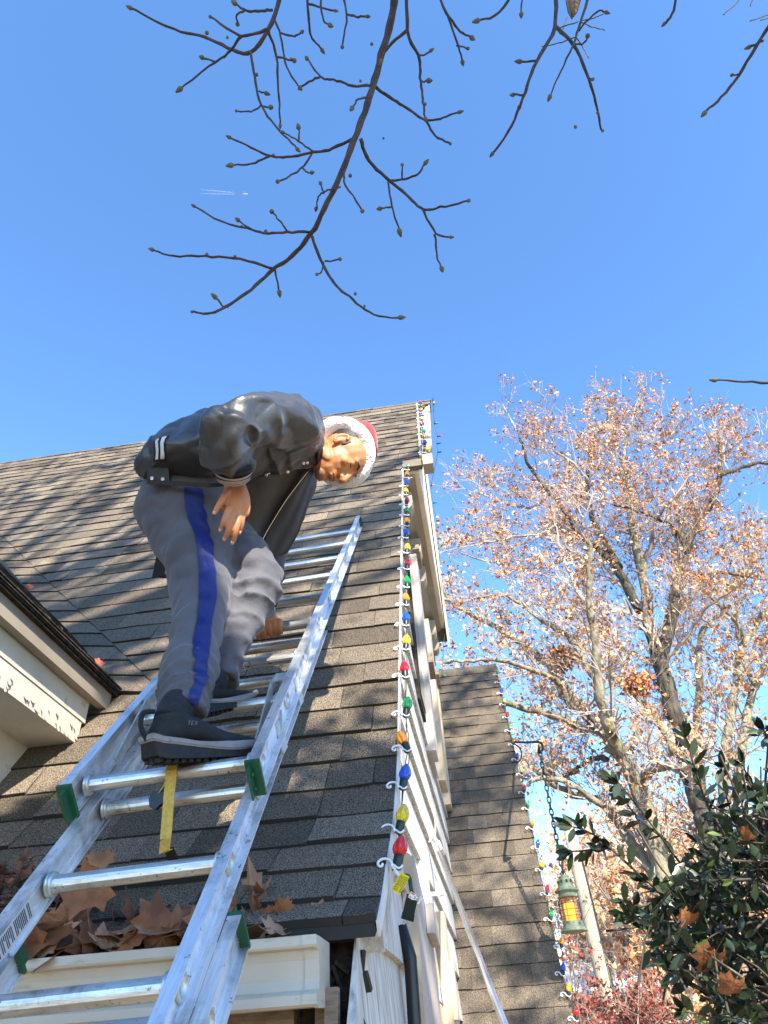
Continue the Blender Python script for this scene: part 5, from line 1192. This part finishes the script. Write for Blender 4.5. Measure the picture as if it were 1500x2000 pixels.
# woods behind everything: a mass of small bare trees
def woods():
    mb=MB(); lm=MB(); lm2=MB()
    for i in range(190):
        Y=rng.uniform(22,48); az=R(rng.uniform(8,42)); x=Y*math.tan(az)-1; h=Y*math.tan(R(rng.uniform(9,17)+.18*max(0,math.degrees(az)-14)))
        p=A(x,Y,0); leafp=[]
        k=5; q=p.copy(); d=A(0,0,1.)
        P=[p]
        for j in range(5): q=q+A(rng.normal(0,.15),rng.normal(0,.15),h*.7/5); P.append(q)
        mb.tube(P,list(np.linspace(.16,.07,6)),4,cap=False)
        for j in range(16):
            b=P[1+rng.randint(5)]; e=rvec()*.9+A(0,0,.55); e/=np.linalg.norm(e); grow(mb,b,e,h*.30,.045,2,leafp,seg=3,fork=(4,4,4))
        for l_ in leafp[::2]:
            for _ in range(2):
                t=lm if rng.rand()<.5 else lm2; t.ti=float(rng.rand()); u=rvec(); v=np.cross(u,rvec()); v/=np.linalg.norm(v); quick_leaf(t,l_+rng.normal(0,.4,3),u,v,rng.uniform(.16,.30))
    o=mb.build('background_woods',MT['twig']); o['kind']='stuff'; o['label']='distant mass of bare sunlit autumn woodland filling the lower right background'; o['category']='woods'
    for t,m_ in ((lm,'leaf_or'),(lm2,'leaf_tan')):
        o=t.build('woodland_leaves',MT[m_],tint=True); o['kind']='stuff'; o['label']='orange and tan leaves scattered through the distant woodland'; o['category']='leaves'
woods()
def brush():
    mb=MB(); 
    for i in range(900):
        Y=rng.uniform(9,15); az=R(rng.uniform(20,40)); p=A(Y*math.tan(az)-1,Y,.0); b=p+A(0,0,rng.uniform(.6,2.3)); mb.ti=float(rng.rand())
        P=[b]; d=rvec()*.6+A(0,0,1); d/=np.linalg.norm(d)
        for j in range(4): d=d+rvec()*.35; d/=np.linalg.norm(d); P.append(P[-1]+d*.22)
        mb.tube(P,[.008,.007,.006,.005,.003],3,cap=False)
        for _ in range(3): u=rvec(); v=np.cross(u,rvec()); v/=np.linalg.norm(v); quick_leaf(mb,P[rng.randint(5)]+rng.normal(0,.05,3),u,v,.07)
    o=mb.build('undergrowth',MT['brush'],tint=True); o['kind']='stuff'; o['label']='tan sunlit tangle of dry undergrowth below the trees at lower right'; o['category']='undergrowth'
brush()
# ------------------------------------------------------------------ utility pole
a=onp(1111,1614,A(0,1,0),A(0,13,0)); b=onp(1176,1900,A(0,1,0),A(0,13,0)); 
up_=thing('utility_pole',A(b[0]+.02,13,0),'weathered wooden utility pole standing behind the hanging lantern','utility pole')
c=MB(); c.tube([A(b[0]+.05,13,0),A((a[0]+b[0])/2,13,(a[2]+b[2])/2),A(a[0],13,a[2])],[.130,.115,.098],14); c.build('shaft',MT['utility'],up_,smooth=True)
c=MB(); c.tube([A(b[0]+.13,12.87,0),A(b[0]+.10,12.88,b[2]),A(a[0]+.09,12.9,a[2]-.4)],.012,5); c.build('conduit',MT['chain'],up_)
# ------------------------------------------------------------------ neighbour's house
nh=thing('neighbour_house',A(4.6,26,0),'distant house with pale metal roof low between the pole and the trees','house')
q=[onp(1100,1880,A(0,1,0),A(0,29,0)),onp(1238,1868,A(0,1,0),A(0,29,0)),onp(1262,1920,A(0,1,0),A(0,24,0)),onp(1090,1935,A(0,1,0),A(0,24,0))]
zt=(q[0][2]+q[1][2])/2; zb=(q[2][2]+q[3][2])/2
q=[A(p[0],p[1],zt if i<2 else zb) for i,p in enumerate(q)]
c=MB(); c.hexa([p-A(0,0,.12) for p in q]+q); c.build('roof',MT['wroof'],nh)
c=MB()
for i in range(14):
    t=(i+.5)/14; s0_=q[0]*(1-t)+q[1]*t; s1_=q[3]*(1-t)+q[2]*t; c.beam(s0_+A(0,0,.03),s1_+A(0,0,.03),.05,.05)
o=c.build('roof_seams',MT['wroof'],nh); o['kind']='stuff'
c=MB(); c.beam(q[3]+A(0,-.06,-.15),q[2]+A(0,-.06,-.15),.14,.16); c.build('eave_trough',MT['wwall'],nh)
c=MB(); c.bb(q[3][0]+.3,q[2][0]-.5,24.4,30,0,zb-.15); wl=c.build('wall',MT['wwall'],nh)
for k in range(3):
    c=MB(); x=q[3][0]+1.0+k*1.1; c.bb(x,x+.55,24.33,24.39,zb-1.3,zb-.4); wi_=c.build('window',MT['white'],nh); c=MB(); c.bb(x+.05,x+.5,24.30,24.325,zb-1.25,zb-.45); c.build('pane',MT['glass'],wi_)
# ------------------------------------------------------------------ evergreen shrub at the right, close
def shrub():
    th=thing('evergreen_shrub',A(1.55,2.35,0),'dense dark glossy leaved evergreen shrub filling the lower right corner','shrub')
    leaves=[]; stems=MB()
    def lf(mb,p,d,n_,L,w):
        s=np.cross(d,n_); V=[p,p+d*.28*L+s*w*.8-n_*.03*L,p+d*.60*L+s*w-n_*.06*L,p+d*.85*L+s*w*.55-n_*.11*L,p+d*L-n_*.16*L,p+d*.85*L-s*w*.55-n_*.11*L,p+d*.60*L-s*w-n_*.06*L,p+d*.28*L-s*w*.8-n_*.03*L,p+d*.3*L-n_*.05*L,p+d*.62*L-n_*.10*L]
        mb.add(V,[(0,1,8),(1,2,9,8),(2,3,9),(3,4,9),(4,5,9),(5,6,9),(6,7,8,9),(7,0,8)])
    S=[([(1330,1790),(1285,1740),(1240,1700),(1190,1655),(1150,1625),(1118,1615)],2.35),([(1190,1655),(1160,1660),(1112,1663)],2.33),
       ([(1420,1640),(1385,1580),(1360,1510),(1340,1440)],2.5),([(1500,1640),(1495,1540),(1500,1450),(1490,1425)],2.3),([(1400,1760),(1340,1700),(1280,1620),(1210,1530)],2.45),([(1300,1640),(1240,1590),(1200,1530)],2.5),
       ([(1440,1900),(1360,1870),(1310,1840),(1260,1800),(1225,1790)],2.3),([(1360,1870),(1310,1900),(1295,1885)],2.25),([(1480,1990),(1420,1960),(1360,1925),(1310,1890)],2.3),([(1500,2000),(1450,1990),(1390,1985),(1340,1975)],2.2),
       ([(1500,1720),(1450,1640),(1420,1560),(1410,1500)],2.4),([(1350,1770),(1300,1750),(1255,1770),(1215,1760)],2.3),([(1480,1850),(1400,1800),(1330,1760),(1260,1720)],2.35),([(1500,1580),(1470,1540),(1450,1490)],2.5)]
    for pts,d in S:
        P=[at(x,y,d*(1+.015*math.sin(j+x))) for j,(x,y) in enumerate(pts)]; C=crom(P,5); n=len(C)
        stems.tube(C,list(np.linspace(.006,.0022,n)),5)
        for k in range(1,n,1):
            for _ in range(2 if k%2 else 1):
                tg=C[k]-C[k-1]; tg/=np.linalg.norm(tg); e=tg*.75+rvec()*.8; e/=np.linalg.norm(e); nn=np.cross(e,rvec()); nn/=np.linalg.norm(nn)
                if nn[2]<0: nn=-nn
                leaves.append((C[k],e,nn,rng.uniform(.045,.075),.5))
        for _ in range(4):
            tg=C[-1]-C[-3]; tg/=np.linalg.norm(tg); e=tg+rvec()*.45; e/=np.linalg.norm(e); nn=np.cross(e,rvec()); nn/=np.linalg.norm(nn); leaves.append((C[-1],e,nn,rng.uniform(.045,.07),.7))
    # body of the shrub
    def inside(x,y):
        xs=np.interp(y,[1560,1620,1680,1740,1800,1850,1900,1950,2000,2100],[1450,1400,1370,1300,1270,1290,1350,1400,1440,1400]); return x>xs
    n=0
    while n<2500:
        x,y=rng.uniform(1230,1640),rng.uniform(1540,2120)
        if not inside(x+rng.normal(0,22),y): continue
        d=2.15+abs(rng.normal(0,.38)); p=at(x,y,d); e=rvec()+A(-.35,-.25,.35); e/=np.linalg.norm(e); nn=np.cross(e,rvec()); nn/=np.linalg.norm(nn)
        if nn[2]<0: nn=-nn
        leaves.append((p,e,nn,rng.uniform(.040,.072),.4)); n+=1
        if n%6==0: stems.tube([p-e*.16+rvec()*.03,p-e*.06,p],[.004,.003,.002],4,cap=False)
    for k in range(8): stems.tube(crom([A(1.55+rng.normal(0,.08),2.35+rng.normal(0,.08),0),at(1500+rng.normal(0,60),2000,2.4),at(1420+rng.normal(0,60),1800,2.45)],4),list(np.linspace(.014,.005,9)),6)
    o=stems.build('stems',MT['darkbark'],th,smooth=True); o['kind']='stuff'
    leaves.sort(key=lambda l:dist(l[0])); rest=MB()
    for i,(p,e,nn,L,b) in enumerate(leaves):
        if i<290:
            mb=MB(); mb.ti=float(rng.rand()); lf(mb,p,e,nn,L,L*.20); mb.build('leaf',MT['ever' if rng.rand()>.06 else 'ever_y'],th,smooth=True)
        else: rest.ti=float(rng.rand()); lf(rest,p,e,nn,L,L*.20)
    o=rest.build('leaf_mass',MT['ever'],th,smooth=True,tint=True); o['kind']='stuff'
    return th
shrub()
k=0
for x,y,s,d,m_ in ((1400,1862,.12,2.16,'leaf_gr'),(1440,1915,.10,2.12,'leaf_gr'),(1352,1785,.08,2.2,'leaf_gr'),(1470,1620,.07,2.2,'leaf_gr')):
    mb=MB(); mb.ti=.3+.2*k; maple_leaf(mb,at(x,y,d),cv(.8,.5,.1),cv(-.5,.8,.2),s,.35,seed=k); k+=1
    o=mb.build('maple_leaf',MT[m_],smooth=False); tag(o,['brown maple leaf caught upper left in the evergreen shrub','largest brown maple leaf caught low in the evergreen shrub','small brown maple leaf high on the left of the shrub','brown maple leaf at the right in the evergreen shrub'][k-1],'leaf','fallen leaves caught in the shrub')
# red japanese maple
jm=thing('japanese_maple',A(3.0,8.5,0),'dark red Japanese maple with fine leaves at the bottom beside the wing','tree')
st_=MB(); lv=MB()
for i in range(46):
    x=rng.uniform(1085,1300); y=rng.uniform(2010,2120); d=7.5+rng.normal(0,.5); 
    p=at(x,y,d); leafp=[]; grow(st_,p-A(0,0,.3),A(rng.normal(0,.4),0,1.)/1.1,rng.uniform(.3,.7),.010,2,leafp,fork=(4,4,4))
    for l_ in leafp:
        for _ in range(2): lv.ti=float(rng.rand()); u=rvec(); v=np.cross(u,rvec()); v/=np.linalg.norm(v); quick_leaf(lv,l_+rng.normal(0,.05,3),u,v,rng.uniform(.04,.075))
for (x,y) in ((1112,1820),(1120,1850),(1105,1868),(1110,1800)):
    p=at(x,y,6.2); grow(st_,at(1120,1980,6.6),(p-at(1120,1980,6.6))/np.linalg.norm(p-at(1120,1980,6.6)),np.linalg.norm(p-at(1120,1980,6.6)),.006,1,leafp,bend=.1,up=0,fork=(4,4))
    for _ in range(7): lv.ti=float(rng.rand()); u=rvec(); v=np.cross(u,rvec()); v/=np.linalg.norm(v); quick_leaf(lv,p+rng.normal(0,.05,3),u,v,.05)
st_.tube([A(3.0,8.5,0),A(2.8,8.3,1.0),at(1180,2010,7.5)],[.06,.05,.03],8); o=st_.build('stems',MT['jstem'],jm); o['kind']='stuff'; o=lv.build('leaves',MT['jmaple'],jm,tint=True); o['kind']='stuff'
# ------------------------------------------------------------------ leaves in the gutter and on the roof
def leafthing(p,u,v,s,mt,label,grp,curl=.5,ti=None,seed=0):
    mb=MB(); mb.ti=float(rng.rand() if ti is None else ti); maple_leaf(mb,np.array(p,float),u/np.linalg.norm(u),v/np.linalg.norm(v),s,curl,seed=seed); o=mb.build('fallen_leaf',MT[mt]); sd_=o.modifiers.new('thick','SOLIDIFY'); sd_.thickness=.0008
    tag(o,label,'leaf',grp); return o
GP='dry leaves heaped in the gutter'
special=[((172,1775),1.50,(.95,-.25,.1),(-.25,-.8,.5),.115,'leaf_gr','big orange brown maple leaf lying open in the gutter below the lowest full rung',.15),
 ((612,1800),1.56,(.3,.9,-.1),(.9,-.25,.2),.080,'leaf_gt','pale tan pointed maple leaf at the right end of the gutter heap',.2),
 ((568,1805),1.55,(.5,.8,.0),(-.6,.5,.2),.095,'leaf_gt','pinkish curled leaf beside the pale leaf at the gutter end',.6),
 ((372,1860),1.50,(.5,.7,.0),(-.4,.8,-.1),.070,'leaf_gt','narrow olive brown leaf hanging over the gutter lip',.9),
 ((112,1860),1.47,(.5,.3,.1),(-.1,1,-.1),.085,'leaf_gr','long dark pinkish leaf hanging point down over the gutter lip',.8),
 ((40,1880),1.45,(.9,-.4,.1),(.3,.8,-.1),.070,'leaf_gr','crumpled leaf beside the green cap at the left end',.7),
 ((196,1665),1.62,(.9,.1,.3),(.1,.9,-.2),.060,'leaf_gt','pale spiky leaf lying on the shingles left of the strap',.3),
 ((345,1835),1.52,(.9,.3,.1),(.5,.2,.6),.110,'leaf_gr','long reddish curled leaf stretching right in the gutter',.8),
 ((262,1850),1.49,(.7,-.5,.1),(.2,.9,.2),.075,'leaf_gt','tan leaf standing on edge in the middle of the gutter',.8)]
for k,(pp,d,u,v,s,mt,lb,cu) in enumerate(special):
    leafthing(at(pp[0],pp[1],d),cv(*u),cv(*v),s,mt,lb,GP,cu,.55,seed=50+k)
ORD=['first','second','third','fourth','fifth','sixth','seventh','eighth','ninth','tenth','eleventh','twelfth','thirteenth','fourteenth','fifteenth','sixteenth','seventeenth','eighteenth','nineteenth','twentieth']
ORD+=['twenty '+o_ for o_ in ORD[:9]]+['thirtieth']+['thirty '+o_ for o_ in ORD[:9]]+['fortieth']+['forty '+o_ for o_ in ORD[:9]]
spec=[]
for i in range(118):
    x=rng.uniform(-1.30,-.44); t=rng.uniform(0,1); yy=1.565+.22*t; z=2.238+max(0,(yy-1.655))*.62+rng.uniform(.0,.045)*(1-t*.6)
    u=rvec()+A(.5,0,0); u/=np.linalg.norm(u); w_=rvec()*.42+A(0,-.45,.95); v=np.cross(w_,u); v/=np.linalg.norm(v)
    spec.append([x,yy,z,u,v,rng.uniform(.07,.135),'leaf_gr' if rng.rand()<.68 else 'leaf_gt',rng.uniform(-.35,.65),i])
cnts={}
for x,yy,z,u,v,sz,mt,cu,i in sorted(spec,key=lambda a:a[0]):
    reg='left of the ladder' if x<-.86 else ('between the ladder rails' if x<-.52 else 'right of the ladder'); cl_='russet' if mt=='leaf_gr' else 'tan'; kk=(reg,cl_); cnts[kk]=cnts.get(kk,0)+1
    leafthing((x,yy,z),u,v,sz,mt,cl_+' curled leaf in the gutter heap '+reg+', '+ORD[cnts[kk]-1]+' from left',GP,cu,seed=i)
mb=MB()
for i in range(900):
    x=rng.uniform(-1.9,-.40); yy=rng.uniform(1.60,1.78); z=2.200+max(0,(yy-1.65))*.70+rng.uniform(-.01,.02); mb.ti=float(rng.rand()); u=rvec(); v=np.cross(u,rvec()); v/=np.linalg.norm(v); quick_leaf(mb,A(x,yy,z),u,v,rng.uniform(.02,.05))
for i in range(1500):
    x=rng.uniform(-1.9,-.93); sk=rng.uniform(.0,.40)*(1 if x<-1.15 else .5); p=rp(x,sk,rng.uniform(.0,.05)); d=rvec(); d[2]*=.3; mb.ti=float(rng.rand()); mb.tube([p,p+d*.03,p+d*.06+A(0,0,-.004)],[.0012,.0012,.0008],3,cap=False)
    if i%2: u=rvec(); v=np.cross(u,rvec()); v/=np.linalg.norm(v); quick_leaf(mb,p,u,v,rng.uniform(.02,.05))
o=mb.build('leaf_litter',MT['leaf_dk'],tint=True); tag(o,'dark crumbled leaves and needles packed in the gutter and on the eave','leaf litter',None,'stuff')
vl=[(60,1142,.045,'small bright red leaf on the roof valley highest up'),(48,1150,.04,'pale crumpled leaf beside the red leaf high in the valley'),(106,1214,.04,'small red leaf tuft halfway down the valley'),(150,1255,.05,'brown curled leaf in the valley above the red one'),(142,1248,.045,'tan leaf beside the brown one in the valley'),(158,1270,.05,'russet leaf heap edge in the valley'),(182,1296,.06,'bright red curled leaf lowest in the roof valley'),(198,1290,.05,'red leaf standing up at the foot of the valley')]
for k,(x,y,s,lb) in enumerate(vl):
    p=onp(x,y,A(0,-sa,ca),rp(0,2.0,.04)); leafthing(p,cv(.8,.5,0),cv(-.4,.7,-.4),s*1.2,'leaf_red' if 'red' in lb and 'beside' not in lb else 'leaf_gr',lb,'leaves lodged in the roof valley',.9,.6,seed=90+k)
# ------------------------------------------------------------------ garden tree behind the viewer that dapples the roof
def shade_tree():
    th=thing('garden_tree',A(2.6,-8.5,0),'tall garden tree standing behind the viewer and throwing dappled shade on the roof','tree')
    tr_=MB(); lv=MB(); r2=np.random.RandomState(SHSEED); cl=[]
    PROT=[(A(-1.44,2.15,3.13),.26),(A(-1.44,1.8,3.13),.16),(A(-.53,1.68,3.18),.215),(A(-.50,1.66,3.03),.13),(A(-.62,1.64,3.30),.12),(A(-.60,1.47,3.33),.10),(A(-.33,1.70,3.72),.13),(A(-.48,1.55,3.72),.16),(A(-.62,2.0,3.27),.10)]
    def put(tgt,rad,n,size):
        t=max(6.0,(tgt[1]+1.2)/(-sdir[1]))+r2.uniform(0,2.5); c_=tgt+sdir*t; cl.append(c_)
        ex=np.cross(sdir,A(0,0,1)); ex/=np.linalg.norm(ex); ang=r2.uniform(-.5,.5); ey=np.cross(sdir,ex); e1=ex*math.cos(ang)+ey*math.sin(ang)
        for _ in range(n):
            p=c_+e1*r2.normal(0,rad*1.7)+r2.normal(0,rad*.6,3)
            if any(np.linalg.norm((p-q_)-sdir*np.dot(p-q_,sdir))<w_ for q_,w_ in PROT): continue
            u=r2.normal(0,1,3); u/=np.linalg.norm(u); v=np.cross(u,r2.normal(0,1,3)); v/=np.linalg.norm(v); lv.ti=float(r2.rand()); quick_leaf(lv,p,u,v,size*r2.uniform(.7,1.3))
    for tg,rad,n,size in SHADE(r2): put(np.array(tg,float),rad,n,size)
    tr_.tube(crom([(2.6,-8.5,0),(2.5,-8.3,2.5),(2.2,-8.0,5),(1.6,-7.6,8),(1.2,-7.4,10)],5),list(np.linspace(.30,.10,21)),10); tr_.build('trunk',MT['bark'],th,smooth=True)
    tw=MB(); hubs=[A(2.2,-8,5),A(1.9,-7.8,6.5),A(1.6,-7.6,8),A(1.2,-7.4,10)]
    for i,c_ in enumerate(cl):
        if i%2: continue
        h=min(hubs,key=lambda q:np.linalg.norm(q-c_)); m_=(h+c_)/2+r2.normal(0,.25,3); CC=crom([h,m_,c_,c_+(c_-h)/np.linalg.norm(c_-h)*.5],3)
        if any(np.linalg.norm((p-q_)-sdir*np.dot(p-q_,sdir))<w_+.08 for q_,w_ in PROT for a_,b_ in zip(CC[:-1],CC[1:]) for p in (a_,a_*.67+b_*.33,a_*.33+b_*.67)): continue
        tw.tube(CC,list(np.linspace(.045,.008,10)),5,cap=False)
    o=tw.build('branches',MT['darkbark'],th); o['kind']='stuff'; o=lv.build('leaves',MT['leaf_gr'],th,tint=True); o['kind']='stuff'
SHSEED=3
def SHADE(r2):
    out=[]
    # lower roof, gutter and the foot of the wall
    for _ in range(170): out.append((rp(r2.uniform(-1.9,-.15),r2.uniform(-.5,1.0)),.13,26,.11))
    for _ in range(34): out.append((A(-.3,r2.uniform(1.4,2.6),r2.uniform(1.7,2.5)),.10,20,.10))
    # right leg, shoes
    for z in np.linspace(2.5,3.50,44): out.append((A(-.675-.13*(z-2.6)+r2.normal(0,.035),1.42+.12*(z-2.6),z),.055,26,.08))
    # upper roof: looser clumps
    for _ in range(120):
        s=r2.uniform(.9,S_END); out.append((rp(r2.uniform(-5.5,.0),s),.17,12,.13))
    # wing
    for _ in range(60): out.append((wp(r2.uniform(-.4,.4),r2.uniform(-.9,S1)),.10,18,.11))
    return out
shade_tree()
# ------------------------------------------------------------------ airliner and its trail
pp=at(479,379,4600); pl=thing('airliner',pp,'tiny white airliner high in the blue sky left of centre','airplane')
dx=at(490,379.6,4600)-pp; dx/=np.linalg.norm(dx); dv=np.cross(dx,ray(479,379)); dv/=np.linalg.norm(dv)
c=MB(); c.lathe([(.3,-17),(1.6,-12),(2,-6),(2,10),(1.4,15),(.2,18)],pp,dx,10); c.build('fuselage',MT['plane'],pl,smooth=True)
for s_ in (-1,1):
    c=MB(); c.add([pp+dx*4,pp-dx*3,pp-dx*8+dv*s_*16,pp-dx*6+dv*s_*16,pp+dx*4-ray(479,379)*.5,pp-dx*3-ray(479,379)*.5,pp-dx*8+dv*s_*16-ray(479,379)*.2,pp-dx*6+dv*s_*16-ray(479,379)*.2],[(0,1,2,3),(7,6,5,4),(0,4,5,1),(2,6,7,3)]); c.build('wing',MT['plane'],pl)
c=MB()
for s_ in (-1,1):
    a=pp-dx*70+dv*s_*5; b=at(392,374,4600)+dv*s_*11; m_=a*.5+b*.5; c.tube([a,m_,b],[2.2,3.2,1.0],8)
o=c.build('vapour_trail',MT['trail'],smooth=True); tag(o,'thin double white vapour trail behind the airliner','vapour trail',None,'stuff')
